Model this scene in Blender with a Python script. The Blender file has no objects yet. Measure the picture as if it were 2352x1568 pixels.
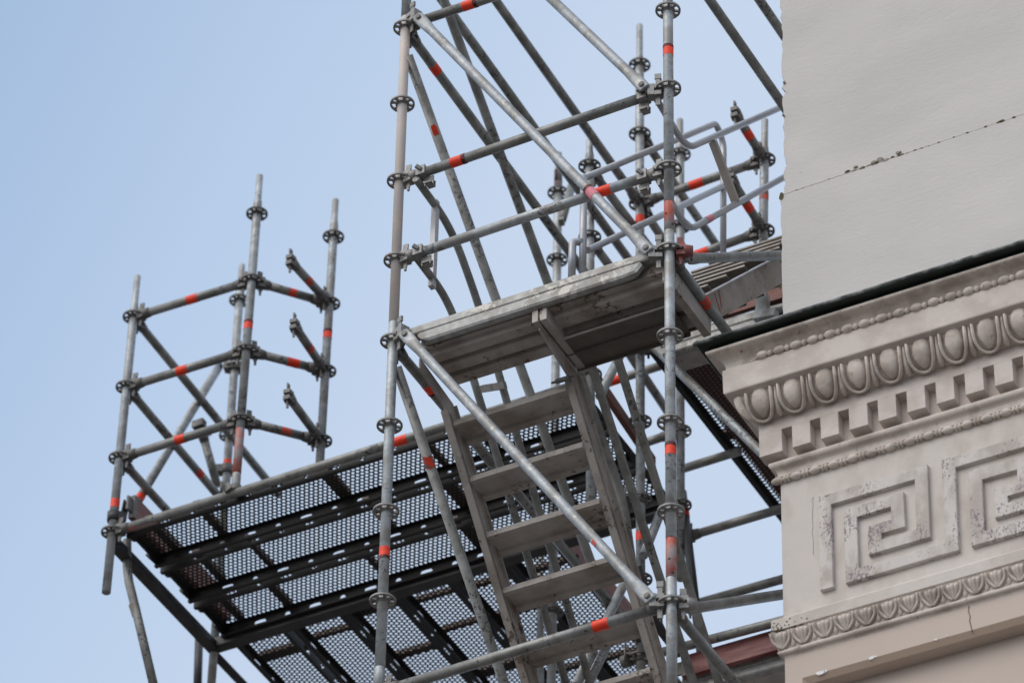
import bpy, math, random
from mathutils import Vector, Matrix
random.seed(7)
R = math.radians
scene = bpy.context.scene
COL = scene.collection

# ------------------------------------------------------------------ camera
FPX = 11211.0                      # focal length in units of a 2352 px wide frame
PITCH, YAW, ROLL = R(39.54), R(28.48), R(1.40)
LIFT = 18.11                       # height of tower level 0 above the pavement
CAMP = Vector((8.881, -15.197, -16.51))     # relative to the top rosette of the left tower post
CM = Matrix.Rotation(YAW, 3, 'Z') @ Matrix.Rotation(math.pi/2 + PITCH, 3, 'X') @ Matrix.Rotation(ROLL, 3, 'Z')
cam = bpy.data.cameras.new('camera')
cam.sensor_width = 36; cam.sensor_fit = 'HORIZONTAL'; cam.lens = FPX/2352*36
cam.clip_start = 0.5; cam.clip_end = 3000
cam.dof.use_dof = True; cam.dof.focus_distance = 22.6; cam.dof.aperture_fstop = 2.7; cam.dof.aperture_blades = 9
co = bpy.data.objects.new('camera', cam); COL.objects.link(co)
co.matrix_world = Matrix.Translation(CAMP + Vector((0, 0, LIFT))) @ CM.to_4x4()
scene.camera = co

def ray(px, py): return CM @ Vector(((px-1176)/FPX, -(py-784)/FPX, -1.0))
def U(px, py, X=None, Y=None, Z=None):
    """point seen at (px,py) of the photo that lies in the given vertical or level plane"""
    r = ray(px, py)
    if X is not None: t = (X-CAMP.x)/r.x
    elif Y is not None: t = (Y-CAMP.y)/r.y
    else: t = (Z-CAMP.z)/r.z
    return CAMP + r*t
def prj(p):
    q = CM.transposed() @ (p-CAMP)
    return Vector((1176+FPX*q.x/-q.z, 784-FPX*q.y/-q.z))

# ------------------------------------------------------------------ sky and sun
SUN_EL, SUN_AZ = R(42), R(205)     # azimuth clockwise from +Y
w = bpy.data.worlds.new('World'); scene.world = w; w.use_nodes = True
nt = w.node_tree; nt.nodes.clear()
def wn(t, **k):
    n = nt.nodes.new(t)
    for a, b in k.items(): setattr(n, a, b)
    return n
out = wn('ShaderNodeOutputWorld'); bg = wn('ShaderNodeBackground'); bg.inputs[1].default_value = 0.1
sky = wn('ShaderNodeTexSky', sky_type='NISHITA', sun_disc=False, sun_elevation=SUN_EL, sun_rotation=SUN_AZ, air_density=1.2, dust_density=2.5, ozone_density=1.0)
tc = wn('ShaderNodeTexCoord')
# thin bright veil of cloud, thicker towards the sun side and to the right
noise = wn('ShaderNodeTexNoise'); noise.inputs['Scale'].default_value = 2.2; noise.inputs['Detail'].default_value = 3; noise.inputs['Roughness'].default_value = .45
nt.links.new(tc.outputs['Generated'], noise.inputs['Vector'])
dotv = wn('ShaderNodeVectorMath', operation='DOT_PRODUCT'); nt.links.new(tc.outputs['Generated'], dotv.inputs[0])
dotv.inputs[1].default_value = tuple(CM @ Vector((.80, -.45, 0)))
mr = wn('ShaderNodeMapRange'); mr.inputs[1].default_value = -0.125; mr.inputs[2].default_value = 0.075; nt.links.new(dotv.outputs['Value'], mr.inputs[0])
ramp = wn('ShaderNodeValToRGB'); nt.links.new(mr.outputs[0], ramp.inputs[0])
ramp.color_ramp.interpolation = 'EASE'
ramp.color_ramp.interpolation = 'LINEAR'; ramp.color_ramp.elements[0].color = (.355, .51, .74, 1); ramp.color_ramp.elements[1].color = (.60, .715, .893, 1)
el = ramp.color_ramp.elements.new(.33); el.color = (.50, .64, .855, 1); el = ramp.color_ramp.elements.new(.60); el.color = (.602, .716, .893, 1)
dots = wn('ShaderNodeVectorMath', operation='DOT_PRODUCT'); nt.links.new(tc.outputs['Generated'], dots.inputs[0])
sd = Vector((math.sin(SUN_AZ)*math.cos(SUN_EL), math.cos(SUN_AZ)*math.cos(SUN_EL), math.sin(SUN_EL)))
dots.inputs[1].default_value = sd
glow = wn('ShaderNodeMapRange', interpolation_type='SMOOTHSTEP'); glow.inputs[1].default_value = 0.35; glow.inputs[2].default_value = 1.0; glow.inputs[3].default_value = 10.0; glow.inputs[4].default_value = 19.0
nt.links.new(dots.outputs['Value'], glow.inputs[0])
nm = wn('ShaderNodeMapRange'); nm.inputs[1].default_value = .3; nm.inputs[2].default_value = .7; nm.inputs[3].default_value = .975; nm.inputs[4].default_value = 1.025
nt.links.new(noise.outputs['Fac'], nm.inputs[0])
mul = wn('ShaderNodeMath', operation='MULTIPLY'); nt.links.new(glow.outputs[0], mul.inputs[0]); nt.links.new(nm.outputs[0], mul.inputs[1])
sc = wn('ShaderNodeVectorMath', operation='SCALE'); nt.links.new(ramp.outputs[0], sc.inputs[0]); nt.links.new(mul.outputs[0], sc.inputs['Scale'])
warm = wn('ShaderNodeMix', data_type='RGBA'); wf = wn('ShaderNodeMapRange', interpolation_type='SMOOTHSTEP'); wf.inputs[1].default_value = .1; wf.inputs[2].default_value = .9; nt.links.new(dots.outputs['Value'], wf.inputs[0])
nt.links.new(wf.outputs[0], warm.inputs[0]); nt.links.new(ramp.outputs[0], warm.inputs[6]); warm.inputs[7].default_value = (.74, .74, .75, 1); nt.links.new(warm.outputs[2], sc.inputs[0])
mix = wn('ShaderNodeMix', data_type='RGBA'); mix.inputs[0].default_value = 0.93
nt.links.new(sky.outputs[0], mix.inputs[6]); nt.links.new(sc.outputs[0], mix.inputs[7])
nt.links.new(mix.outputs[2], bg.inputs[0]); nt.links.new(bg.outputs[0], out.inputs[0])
sun = bpy.data.lights.new('sun', 'SUN'); sun.energy = .85; sun.angle = R(40); sun.color = (1, .95, .89)
so = bpy.data.objects.new('sun', sun); COL.objects.link(so)
so.rotation_euler = (-sd).to_track_quat('-Z', 'Y').to_euler(); so.location = (0, 0, 60)
scene.view_settings.view_transform = 'Standard'; scene.view_settings.look = 'None'
scene.view_settings.exposure = 0.0; scene.view_settings.gamma = 1
scene.cycles.max_bounces = 6; scene.cycles.diffuse_bounces = 4

# ------------------------------------------------------------------ materials
MATS = {}
def mat(name, base, rough=.6, metal=0., var=.12, scale=18., spots=None, spot_scale=40., spot_thr=.62, bump=.1, bump_scale=60., bevel=0., stretch=None, spot_mask=None, second=None, second_thr=(.45, .6), second_scale=6.):
    m = bpy.data.materials.new(name); m.use_nodes = True; n = m.node_tree; L = n.links
    b = n.nodes['Principled BSDF']
    b.inputs['Roughness'].default_value = rough; b.inputs['Metallic'].default_value = metal
    t = n.nodes.new('ShaderNodeTexCoord'); vec = t.outputs['Object']
    if stretch:
        mp = n.nodes.new('ShaderNodeMapping'); mp.inputs['Scale'].default_value = stretch; L.new(vec, mp.inputs[0]); vec = mp.outputs[0]
    def nz(s, d=5, r=.6):
        k = n.nodes.new('ShaderNodeTexNoise'); k.inputs['Scale'].default_value = s; k.inputs['Detail'].default_value = d; k.inputs['Roughness'].default_value = r
        L.new(vec, k.inputs['Vector']); return k.outputs['Fac']
    r = n.nodes.new('ShaderNodeValToRGB'); L.new(nz(scale), r.inputs[0])
    r.color_ramp.elements[0].position = .25; r.color_ramp.elements[1].position = .75
    r.color_ramp.elements[0].color = [c*(1-var) for c in base]+[1]; r.color_ramp.elements[1].color = [min(1, c*(1+var)) for c in base]+[1]
    col = r.outputs[0]
    def mixin(col, colour, fac_src, lo, hi):
        mrr = n.nodes.new('ShaderNodeMapRange'); mrr.inputs[1].default_value = lo; mrr.inputs[2].default_value = hi; L.new(fac_src, mrr.inputs[0])
        mx = n.nodes.new('ShaderNodeMix'); mx.data_type = 'RGBA'; L.new(mrr.outputs[0], mx.inputs[0]); L.new(col, mx.inputs[6]); mx.inputs[7].default_value = list(colour)+[1]
        return mx.outputs[2]
    if second: col = mixin(col, second, nz(second_scale, 4, .55), *second_thr)
    if spots:
        f = nz(spot_scale, 6, .7)
        if spot_mask:
            mk = n.nodes.new('ShaderNodeMapRange'); mk.inputs[1].default_value = .35; mk.inputs[2].default_value = .65; mk.inputs[3].default_value = -.14; mk.inputs[4].default_value = .08; L.new(nz(spot_mask, 2, .5), mk.inputs[0])
            ad = n.nodes.new('ShaderNodeMath'); L.new(f, ad.inputs[0]); L.new(mk.outputs[0], ad.inputs[1]); f = ad.outputs[0]
        col = mixin(col, spots, f, spot_thr, spot_thr+.05)
    L.new(col, b.inputs['Base Color'])
    nrm = None
    if bevel:
        bv = n.nodes.new('ShaderNodeBevel'); bv.samples = 4; bv.inputs['Radius'].default_value = bevel; nrm = bv.outputs[0]
    if bump:
        bp = n.nodes.new('ShaderNodeBump'); bp.inputs['Strength'].default_value = bump; bp.inputs['Distance'].default_value = .01
        L.new(nz(bump_scale, 6, .6), bp.inputs['Height'])
        if nrm: L.new(nrm, bp.inputs['Normal'])
        nrm = bp.outputs[0]
    if nrm: L.new(nrm, b.inputs['Normal'])
    MATS[name] = m; return m

mat('galvanized steel', (.41, .44, .46), .46, .3, .26, 24, spots=(.16, .165, .17), spot_scale=50, spot_thr=.585, spot_mask=3., bump=.14, second=(.30, .295, .285), second_scale=9, second_thr=(.48, .6))
mat('worn dark steel', (.22, .22, .21), .46, .35, .32, 18, spots=(.08, .08, .08), spot_scale=45, spot_thr=.585, spot_mask=4., bump=.14, second=(.31, .31, .30), second_scale=7, second_thr=(.47, .6))
mat('brace steel', (.34, .365, .39), .42, .35, .3, 34, spots=(.47, .46, .43), spot_scale=26, spot_thr=.58, bump=.14, second=(.25, .25, .245), second_scale=9)
mat('beige painted steel', (.66, .57, .515), .6, 0, .08, 12, spots=(.2, .18, .17), spot_scale=48, spot_thr=.66, bump=.06, second=(.58, .545, .525), second_scale=4)
mat('red stained steel', (.40, .385, .39), .6, .1, .12, 16, spots=(.24, .24, .25), spot_scale=50, spot_thr=.63, second=(.50, .12, .085), second_scale=8, second_thr=(.42, .58))
mat('cast steel', (.15, .145, .14), .55, .3, .3, 30, bump=.2, spots=(.26, .25, .24), spot_scale=30, spot_thr=.6)
mat('light cast steel', (.27, .265, .26), .5, .3, .25, 30, bump=.2, spots=(.13, .12, .11), spot_scale=30, spot_thr=.6)
mat('red cast steel', (.28, .09, .08), .6, .1, .3, 24, spots=(.14, .1, .1), spot_thr=.55)
mat('aluminium', (.46, .47, .50), .38, .55, .1, 14, bump=.05)
mat('weathered aluminium', (.46, .425, .395), .6, .1, .14, 14, spots=(.15, .115, .09), spot_scale=30, spot_thr=.60, spot_mask=4., bump=.06, second=(.31, .265, .23), second_scale=5, second_thr=(.46, .66))
mat('spangled zinc', (.36, .365, .36), .5, .25, .28, 30, spots=(.50, .49, .46), spot_scale=22, spot_thr=.57, spot_mask=6., second=(.25, .24, .22), second_scale=7, second_thr=(.47, .6), bump=.1)
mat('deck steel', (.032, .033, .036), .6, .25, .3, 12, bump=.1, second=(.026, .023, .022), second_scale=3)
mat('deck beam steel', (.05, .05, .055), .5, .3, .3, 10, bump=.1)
mat('orange sticker', (1.0, .060, .014), .55, 0, .12, 30, bump=.03, spots=(.30, .06, .05), spot_scale=60, spot_thr=.615, second=(.80, .045, .02), second_scale=25)
mat('pink sticker', (.72, .24, .30), .6, 0, .08, 30, bump=.03, spots=(.25, .1, .12), spot_scale=90, spot_thr=.62)
mat('torn orange sticker', (.85, .07, .03), .6, 0, .15, 30, bump=.03, spots=(.17, .15, .145), spot_scale=34, spot_thr=.51)
mat('sticker print', (.02, .012, .02), .6, 0, .1, 30, bump=0, spots=(.8, .06, .02), spot_scale=120, spot_thr=.55)
mat('brown board', (.20, .085, .068), .6, 0, .25, 8, stretch=(1, 1, 9), bump=.1, second=(.25, .11, .085), second_scale=3)
mat('brown rib', (.16, .125, .11), .7, .1, .3, 20)
mat('red board', (.17, .035, .035), .55, 0, .4, 9, stretch=(.6, 2, 4), bump=.05, second=(.30, .13, .12), second_scale=4)
mat('stucco grey', (.61, .588, .57), .9, 0, .045, 3.5, bump=.19, bump_scale=38, bevel=.003, stretch=(.7, 1, 1.5), spots=(.47, .455, .44), spot_scale=24, spot_thr=.675, second=(.555, .535, .52), second_scale=1.3, second_thr=(.42, .64))
mat('stucco cream', (.66, .595, .55), .85, 0, .05, 5, bump=.22, bump_scale=34, bevel=.004, spots=(.42, .375, .34), spot_scale=22, spot_thr=.68, second=(.56, .49, .445), second_scale=6)
mat('carved stucco', (.66, .59, .53), .85, 0, .08, 12, bump=.3, bump_scale=60, bevel=.003, spots=(.33, .29, .255), spot_scale=30, spot_thr=.63, second=(.48, .415, .365), second_scale=9)
mat('frieze stucco', (.64, .59, .55), .85, 0, .06, 5, bump=.25, bump_scale=40, bevel=.004, stretch=(1, 1, .6), spots=(.45, .43, .41), spot_scale=26, spot_thr=.66, second=(.54, .485, .44), second_scale=5)
mat('flaking stucco', (.64, .60, .565), .85, 0, .06, 6, bump=.3, bump_scale=50, bevel=.003, stretch=(1, 1, .6), spots=(.25, .215, .23), spot_scale=85, spot_thr=.55, spot_mask=6., second=(.47, .42, .385), second_scale=8)
mat('wall paint', (.56, .475, .415), .85, 0, .03, 3, bump=.08, bump_scale=40, bevel=.003)
mat('panel paint', (.40, .30, .235), .85, 0, .03, 3, bump=.06, bump_scale=40, bevel=.003)
mat('white chip', (.8, .8, .8), .8, 0, .03, 20, bump=.05)
mat('moss', (.085, .08, .035), .95, 0, .35, 60, bump=.5, second=(.22, .19, .15), second_scale=40)
mat('exposed plaster', (.30, .27, .23), .95, 0, .2, 40, bump=.4)
mat('crack', (.05, .045, .04), .95, bump=0)
mat('green flashing', (.008, .016, .013), .5, .3, .4, 14, bump=.2, bump_scale=20, spots=(.06, .08, .08), spot_scale=12, spot_thr=.66)  # near-black green sheet; doubles as the shade of the gap below
mat('flashing edge', (.27, .29, .29), .5, .4, .5, 20, bump=.2, bump_scale=24, spots=(.22, .23, .22), spot_scale=25, spot_thr=.6, second=(.05, .06, .06), second_scale=9)
mat('rust', (.30, .12, .03), .8, .2, .3, 40)
mat('pavement', (.11, .10, .09), .9, 0, .2, .6, bump=.2, bump_scale=8)
mat('shaded tread underside', (.14, .125, .11), .6, .2, .2, 10, bump=.04)  # shade below the upper treads put into the colour
mat('red paint mark', (.42, .10, .08), .7, 0, .2, 30)

# ------------------------------------------------------------------ mesh building
class MB:
    def __init__(s): s.v = []; s.f = []; s.m = []; s.s = []
    def add(s, vs, fs, mi=0, smooth=False):
        k = len(s.v); s.v += [Vector(x) for x in vs]
        for f in fs: s.f.append([k+i for i in f]); s.m.append(mi); s.s.append(smooth)
    def box(s, lo, hi, mi=0):
        x0, y0, z0 = lo; x1, y1, z1 = hi
        s.add([(x0,y0,z0),(x1,y0,z0),(x1,y1,z0),(x0,y1,z0),(x0,y0,z1),(x1,y0,z1),(x1,y1,z1),(x0,y1,z1)],
              [(3,2,1,0),(4,5,6,7),(0,1,5,4),(1,2,6,5),(2,3,7,6),(3,0,4,7)], mi)
    def bar(s, a, b, wd, ht, up=(0,0,1), mi=0):
        """box from a to b, wd across, ht along up"""
        a = Vector(a); b = Vector(b); d = (b-a).normalized(); sd_ = d.cross(Vector(up)).normalized(); u = sd_.cross(d).normalized()
        vs = []
        for p in (a, b):
            for i, j in ((-1,-1),(1,-1),(1,1),(-1,1)): vs.append(p+sd_*(i*wd/2)+u*(j*ht/2))
        s.add(vs, [(0,1,2,3),(7,6,5,4),(0,4,5,1),(1,5,6,2),(2,6,7,3),(3,7,4,0)], mi)
    def tube(s, pts, r, n=16, caps=True, mi=0, flat=None, fdir=None):
        """round tube along pts; flat: per-point (a,b) radii along fdir / across it"""
        pts = [Vector(p) for p in pts]; N = len(pts)
        tang = []
        for i in range(N):
            t = (pts[min(i+1, N-1)]-pts[max(i-1, 0)]).normalized(); tang.append(t)
        ref = Vector(fdir) if fdir is not None else (Vector((0,0,1)) if abs(tang[0].z) < .9 else Vector((1,0,0)))
        nn = (ref-tang[0]*ref.dot(tang[0])).normalized()
        k = len(s.v)
        for i in range(N):
            nn = (nn-tang[i]*nn.dot(tang[i])).normalized(); bb = tang[i].cross(nn)
            ra, rb = (flat[i] if flat else ((r[i], r[i]) if isinstance(r, (list, tuple)) else (r, r)))
            for j in range(n):
                a = 2*math.pi*j/n
                s.v.append(pts[i]+nn*(ra*math.cos(a))+bb*(rb*math.sin(a)))
        for i in range(N-1):
            for j in range(n):
                s.f.append([k+i*n+j, k+i*n+(j+1) % n, k+(i+1)*n+(j+1) % n, k+(i+1)*n+j]); s.m.append(mi); s.s.append(True)
        if caps:
            s.f.append([k+j for j in range(n)][::-1]); s.m.append(mi); s.s.append(False)
            s.f.append([k+(N-1)*n+j for j in range(n)]); s.m.append(mi); s.s.append(False)
    def ellipsoid(s, c, rx, ry, rz, nu=12, nv=8, mi=0):
        c = Vector(c); vs = [c+Vector((0,0,rz))]
        for i in range(1, nv):
            t = math.pi*i/nv
            for j in range(nu):
                a = 2*math.pi*j/nu; vs.append(c+Vector((rx*math.sin(t)*math.cos(a), ry*math.sin(t)*math.sin(a), rz*math.cos(t))))
        vs.append(c-Vector((0,0,rz))); fs = []
        for j in range(nu): fs.append((0, 1+j, 1+(j+1) % nu))
        for i in range(nv-2):
            for j in range(nu):
                a = 1+i*nu+j; b = 1+i*nu+(j+1) % nu; fs.append((a, a+nu, b+nu, b))
        e = len(vs)-1
        for j in range(nu): fs.append((e, e-nu+(j+1) % nu, e-nu+j))
        s.add(vs, fs, mi, True)
    def prism(s, poly, d, mi=0):
        """closed polygon (list of points) extruded by vector d"""
        d = Vector(d); n = len(poly); vs = [Vector(p) for p in poly]+[Vector(p)+d for p in poly]
        s.add(vs, [tuple(range(n))[::-1], tuple(range(n, 2*n))]+[(i, (i+1) % n, n+(i+1) % n, n+i) for i in range(n)], mi)
    def holecell(s, o, ex, ey, a0, a1, b0, b1, hx, hy, mi=0, power=2.0):
        """rectangle [a0,a1]x[b0,b1] in the plane (o,ex,ey) with a rounded hole of half sizes hx,hy"""
        ca, cb = (a0+a1)/2, (b0+b1)/2; A, B = (a1-a0)/2, (b1-b0)/2
        ou = [(A,-B),(A,0),(A,B),(0,B),(-A,B),(-A,0),(-A,-B),(0,-B)]
        vs = []
        for x, y in ou: vs.append(o+ex*(ca+x)+ey*(cb+y))
        for i, (x, y) in enumerate(ou):
            t = math.atan2(y/B, x/A); c_, s_ = math.cos(t), math.sin(t)
            q = (abs(c_)**power+abs(s_)**power)**(1/power)
            vs.append(o+ex*(ca+hx*c_/q)+ey*(cb+hy*s_/q))
        s.add(vs, [(i, (i+1) % 8, 8+(i+1) % 8, 8+i) for i in range(8)], mi)
    def rect(s, o, ex, ey, a0, a1, b0, b1, mi=0):
        s.add([o+ex*a0+ey*b0, o+ex*a1+ey*b0, o+ex*a1+ey*b1, o+ex*a0+ey*b1], [(0,1,2,3)], mi)
    def mesh(s, name, mats, base=Vector((0,0,0))):
        me = bpy.data.meshes.new(name); me.from_pydata([tuple(v-base) for v in s.v], [], s.f)
        for m in mats: me.materials.append(MATS[m])
        me.polygons.foreach_set('material_index', s.m); me.polygons.foreach_set('use_smooth', s.s); me.update()
        return me

BASE = {}
def thing(name, label, cat, base, group=None, kind=None):
    o = bpy.data.objects.new(name, None); COL.objects.link(o); b = Vector(base)
    o.location = b+Vector((0,0,LIFT)); o.empty_display_size = .2; BASE[o.name] = b
    if label: o['label'] = label
    if cat: o['category'] = cat
    if group: o['group'] = group
    if kind: o['kind'] = kind
    return o
def part(name, mb, mats, parent, label=None):
    if isinstance(mats, str): mats = [mats]
    b = BASE[parent.name]; o = bpy.data.objects.new(name, mb.mesh(name, mats, b)); COL.objects.link(o); o.parent = parent
    BASE[o.name] = b
    if label: o['label'] = label
    return o
def solo(name, mb, mats, label, cat, base, group=None, kind=None):
    """a thing that is one mesh"""
    if isinstance(mats, str): mats = [mats]
    b = Vector(base); o = bpy.data.objects.new(name, mb.mesh(name, mats, b)); COL.objects.link(o); o.location = b+Vector((0,0,LIFT)); BASE[o.name] = b
    if label: o['label'] = label; o['category'] = cat
    if group: o['group'] = group
    if kind: o['kind'] = kind
    return o
def inst(name, me, pos, parent, rot=None):
    o = bpy.data.objects.new(name, me); COL.objects.link(o); o.parent = parent; BASE[o.name] = BASE[parent.name]
    o.location = Vector(pos)-BASE[parent.name]
    if rot is not None: o.rotation_euler = rot
    return o

# ------------------------------------------------------------------ shared fittings
def rosette_mesh(m):
    mb = MB(); h = .0048; rs = [.0245, .034, .052, .061]
    big, small = R(17), R(9.5); ang = []
    for k in range(8):
        c = k*math.pi/4; hw = big if k % 2 == 0 else small; ang += [c-hw, c, c+hw]
    ang = sorted(a % (2*math.pi) for a in ang); n = len(ang)
    holes = []
    for i in range(n):
        a, b = ang[i], ang[(i+1) % n]+(2*math.pi if i == n-1 else 0); c = (a+b)/2; k = round(c/(math.pi/4)); hw = big if k % 2 == 0 else small
        holes.append(abs(c-k*math.pi/4) < hw)
    def P(ri, i, z): return (rs[ri]*math.cos(ang[i % n]), rs[ri]*math.sin(ang[i % n]), z)
    for i in range(n):
        for ri in range(3):
            if ri == 1 and holes[i]:
                mb.add([P(1,i,-h),P(1,i+1,-h),P(1,i+1,h),P(1,i,h)], [(0,1,2,3)]); mb.add([P(2,i,-h),P(2,i+1,-h),P(2,i+1,h),P(2,i,h)], [(3,2,1,0)])
                continue
            mb.add([P(ri,i,h),P(ri+1,i,h),P(ri+1,i+1,h),P(ri,i+1,h)], [(0,1,2,3)]); mb.add([P(ri,i,-h),P(ri+1,i,-h),P(ri+1,i+1,-h),P(ri,i+1,-h)], [(3,2,1,0)])
        if holes[i] != holes[i-1]: mb.add([P(1,i,-h),P(2,i,-h),P(2,i,h),P(1,i,h)], [(0,1,2,3)])
        mb.add([P(3,i,-h),P(3,i+1,-h),P(3,i+1,h),P(3,i,h)], [(0,1,2,3)], 0, True)
    mb.tube([(0,0,-.014),(0,0,.012)], [.0285, .0262], 16)
    return mb.mesh('rosette', [m])
ROS = {k: rosette_mesh(v) for k, v in dict(dark='cast steel', light='light cast steel').items()}
def head_mesh(m):
    mb = MB()
    mb.prism([(.030,-.019,.009),(.030,.019,.009),(.072,.024,.009),(.072,-.024,.009)], (0,0,.024))
    mb.prism([(.030,-.019,-.033),(.030,.019,-.033),(.072,.024,-.033),(.072,-.024,-.033)], (0,0,.024))
    mb.tube([(.064,0,0),(.078,0,0),(.108,0,0)], [.033, .031, .027], 10)
    mb.box((.042,-.0035,-.062), (.060,.0035,.050)); mb.box((.036,-.004,.050), (.064,.004,.080)); mb.box((.046,-.006,-.082), (.056,.006,-.062))
    return mb.mesh('wedge_head', [m])
HEAD = {k: head_mesh(v) for k, v in dict(dark='cast steel', light='light cast steel', red='red cast steel').items()}
TR = .02415
def sticker(a, b, px, py, ln, parent, m='orange sticker', band=None, r=TR, arc=None):
    """printed label wrapped round the tube a-b at photo position px,py"""
    a = Vector(a); b = Vector(b); d = (b-a); best = min((i/400 for i in range(401)), key=lambda t: (prj(a+d*t)-Vector((px, py))).length)
    c = a+d*best; u = d.normalized(); mb = MB()
    if arc is None:
        mb.tube([c-u*ln/2, c+u*ln/2], r+.0012, 18, caps=False)
        if band: 
            e = c+u*(ln/2*band); mb.tube([e-u*.009, e+u*.009], r+.0018, 18, caps=False, mi=1)
    else:   # torn remnant: only part of the circumference, ragged ends
        vdir = (CAMP-c).normalized(); vdir = (vdir-u*vdir.dot(u)).normalized(); w_ = u.cross(vdir); n = 9; vs = []
        for j in range(n):
            t = arc[0]+(arc[1]-arc[0])*j/(n-1); p = (vdir*math.cos(t)+w_*math.sin(t))*(r+.0014)
            vs += [c+p-u*(ln/2*random.uniform(.6, 1)), c+p+u*(ln/2*random.uniform(.6, 1))]
        mb.add(vs, [(2*j, 2*j+1, 2*j+3, 2*j+2) for j in range(n-1)], 0, True)
    return part('sticker', mb, [m, 'sticker print'], parent)
def standard(t, segs, a, b, ros, lo=None, spigot=None, rkey='dark', name='standard', yaw=0.):
    """upright a->b; segs: [(z_from_pixel_y, material)], ros: pixel heights of rosettes; returns position function"""
    a = Vector(a); b = Vector(b)
    def at(py):
        lo_, hi_ = 0., 1.
        for _ in range(40):
            m = (lo_+hi_)/2
            if prj(a+(b-a)*m).y < py: lo_ = m
            else: hi_ = m
        return a+(b-a)*((lo_+hi_)/2)
    ys = [None]+[s_[0] for s_ in segs[1:]]+[None]; objs = []
    u = (b-a).normalized()
    for i, (y0, m) in enumerate(segs):
        p = a if i == 0 else at(y0); q = b if i == len(segs)-1 else at(segs[i+1][0]); mb = MB()
        if i == 0 and spigot:
            s0 = at(spigot); mb.tube([a, a+u*.004, s0-u*.02, s0+u*.02, q], [.0155, .0185, .0185, TR, TR], 18)
        elif i > 0: mb.tube([p+u*.002, p+u*.004, q], [TR*.97, TR, TR], 18)
        else: mb.tube([p, q], TR, 18)
        objs.append((part(name, mb, m, t), p, q))
    for y in ros:
        p = at(y); k = [o for o, p_, q_ in objs if p_.z+.01 >= p.z >= q_.z-.01]
        inst('rosette', ROS[rkey], p, (k or [objs[0][0]])[0], (0, 0, yaw))
    return at, objs
def ledger(t, a, b, m='worn dark steel', heads=(1, 1), hk='dark', name='ledger', cut=.1, r=TR):
    a = Vector(a); b = Vector(b); d = (b-a).normalized(); mb = MB()
    mb.tube([a+d*(cut if heads[0] else 0), b-d*(cut if heads[1] else 0)], r, 18)
    o = part(name, mb, m, t)
    for p, dd, h in ((a, d, heads[0]), (b, -d, heads[1])):
        if h:
            q = Matrix((dd, Vector((0,0,1)).cross(dd).normalized(), dd.cross(Vector((0,0,1)).cross(dd).normalized()))).transposed().to_euler()
            inst('wedge_head', HEAD[h if isinstance(h, str) else hk], p, o, q)
    return o, a, b
def brace(t, a, b, m='brace steel', fdir=(0,-1,0), ends=(1, 1), name='diagonal_brace', r=TR, sub=True):
    """tube with pressed flat ends, a boss and a pin"""
    a = Vector(a); b = Vector(b); d = (b-a).normalized(); mb = MB(); L = (b-a).length
    pts, fl = [], []
    prof = [(0,.008,.022),(.012,.009,.029),(.07,.010,.030),(.13,.019,.027),(.17,.02415,.02415)]
    if ends[0]:
        for s_, x, y in prof: pts.append(a+d*s_); fl.append((x, y))
    else: pts.append(a); fl.append((r, r))
    if ends[1]:
        for s_, x, y in prof[::-1]: pts.append(b-d*s_); fl.append((x, y))
    else: pts.append(b); fl.append((r, r))
    mb.tube(pts, r, 18, flat=fl, fdir=fdir); o = part(name, mb, m, t)
    f = Vector(fdir).normalized()
    for p, e, s_ in ((a, ends[0], 1), (b, ends[1], -1)):
        if e:
            pin = MB(); c = p+d*(.028*s_); pin.tube([c-f*.022, c+f*.018], .011, 12); pin.tube([c+f*.010, c+f*.015], .0155, 12)
            part('pin', pin, 'cast steel', o)
    return o, a, b

# ------------------------------------------------------------------ ground
g = MB(); g.add([(-700,-700,-LIFT),(700,-700,-LIFT),(700,700,-LIFT),(-700,700,-LIFT)], [(0,1,2,3)])
solo('ground', g, 'pavement', None, None, (0,0,-LIFT), kind='structure')


W = 1.442
# ================================================================== stair tower in front
tower = thing('scaffold_tower', 'tall silvery scaffold tower with ring discs right in front of the cornice corner', 'scaffold', (0,0,-4.5))
A0, A1 = U(934,-6,Y=0), U(870.5,1590,Y=0)
A0 = A0+(A0-A1)*.25
atA, _ = standard(tower, [(None,'galvanized steel'), (41,'beige painted steel'), (741,'galvanized steel'), (1533,'galvanized steel')], A0, A1, [64.5,239,416,598.5,783.5,977,1173.5,1379,1590], rkey='light', yaw=.25)
sticker(A0, A1, 883, 1274, .062, tower.children[-1] if False else [o for o in tower.children if o.name.startswith('standard')][2], band=.9)
B0, B1 = U(1534,-6,Y=0,X=None), U(1543.5,1590,Y=0)
B0 = B0+(B0-B1)*.25
atB, segB = standard(tower, [(None,'galvanized steel'), (466,'red stained steel'), (531,'galvanized steel'), (1238,'red stained steel'), (1328,'galvanized steel')], B0, B1, [24.4,203.6,388.5,576,771.4,969.8,1174.5,1385,1600], rkey='light', yaw=.1)
sticker(B0, B1, 1534, 121, .062, segB[0][0], band=-.85); sticker(B0, B1, 1538, 1034, .062, segB[2][0], band=-.85)
C0, C1 = U(1469,58,Y=2.57), U(1472,1600,Y=2.57)
atC, segC = standard(tower, [(None,'galvanized steel')], C0, C1, [150,308,468,632,800,968,1148,1330,1510], spigot=137, yaw=.2)
sticker(C0, C1, 1463, 507, .055, segC[0][0]); sticker(C0, C1, 1466, 1232, .055, segC[0][0])
D0 = Vector((W+.02, 2.57, 1.6)); D1 = Vector((W+.02, 2.57, -5.2))
standard(tower, [(None,'galvanized steel')], D0, D1, [])
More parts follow.
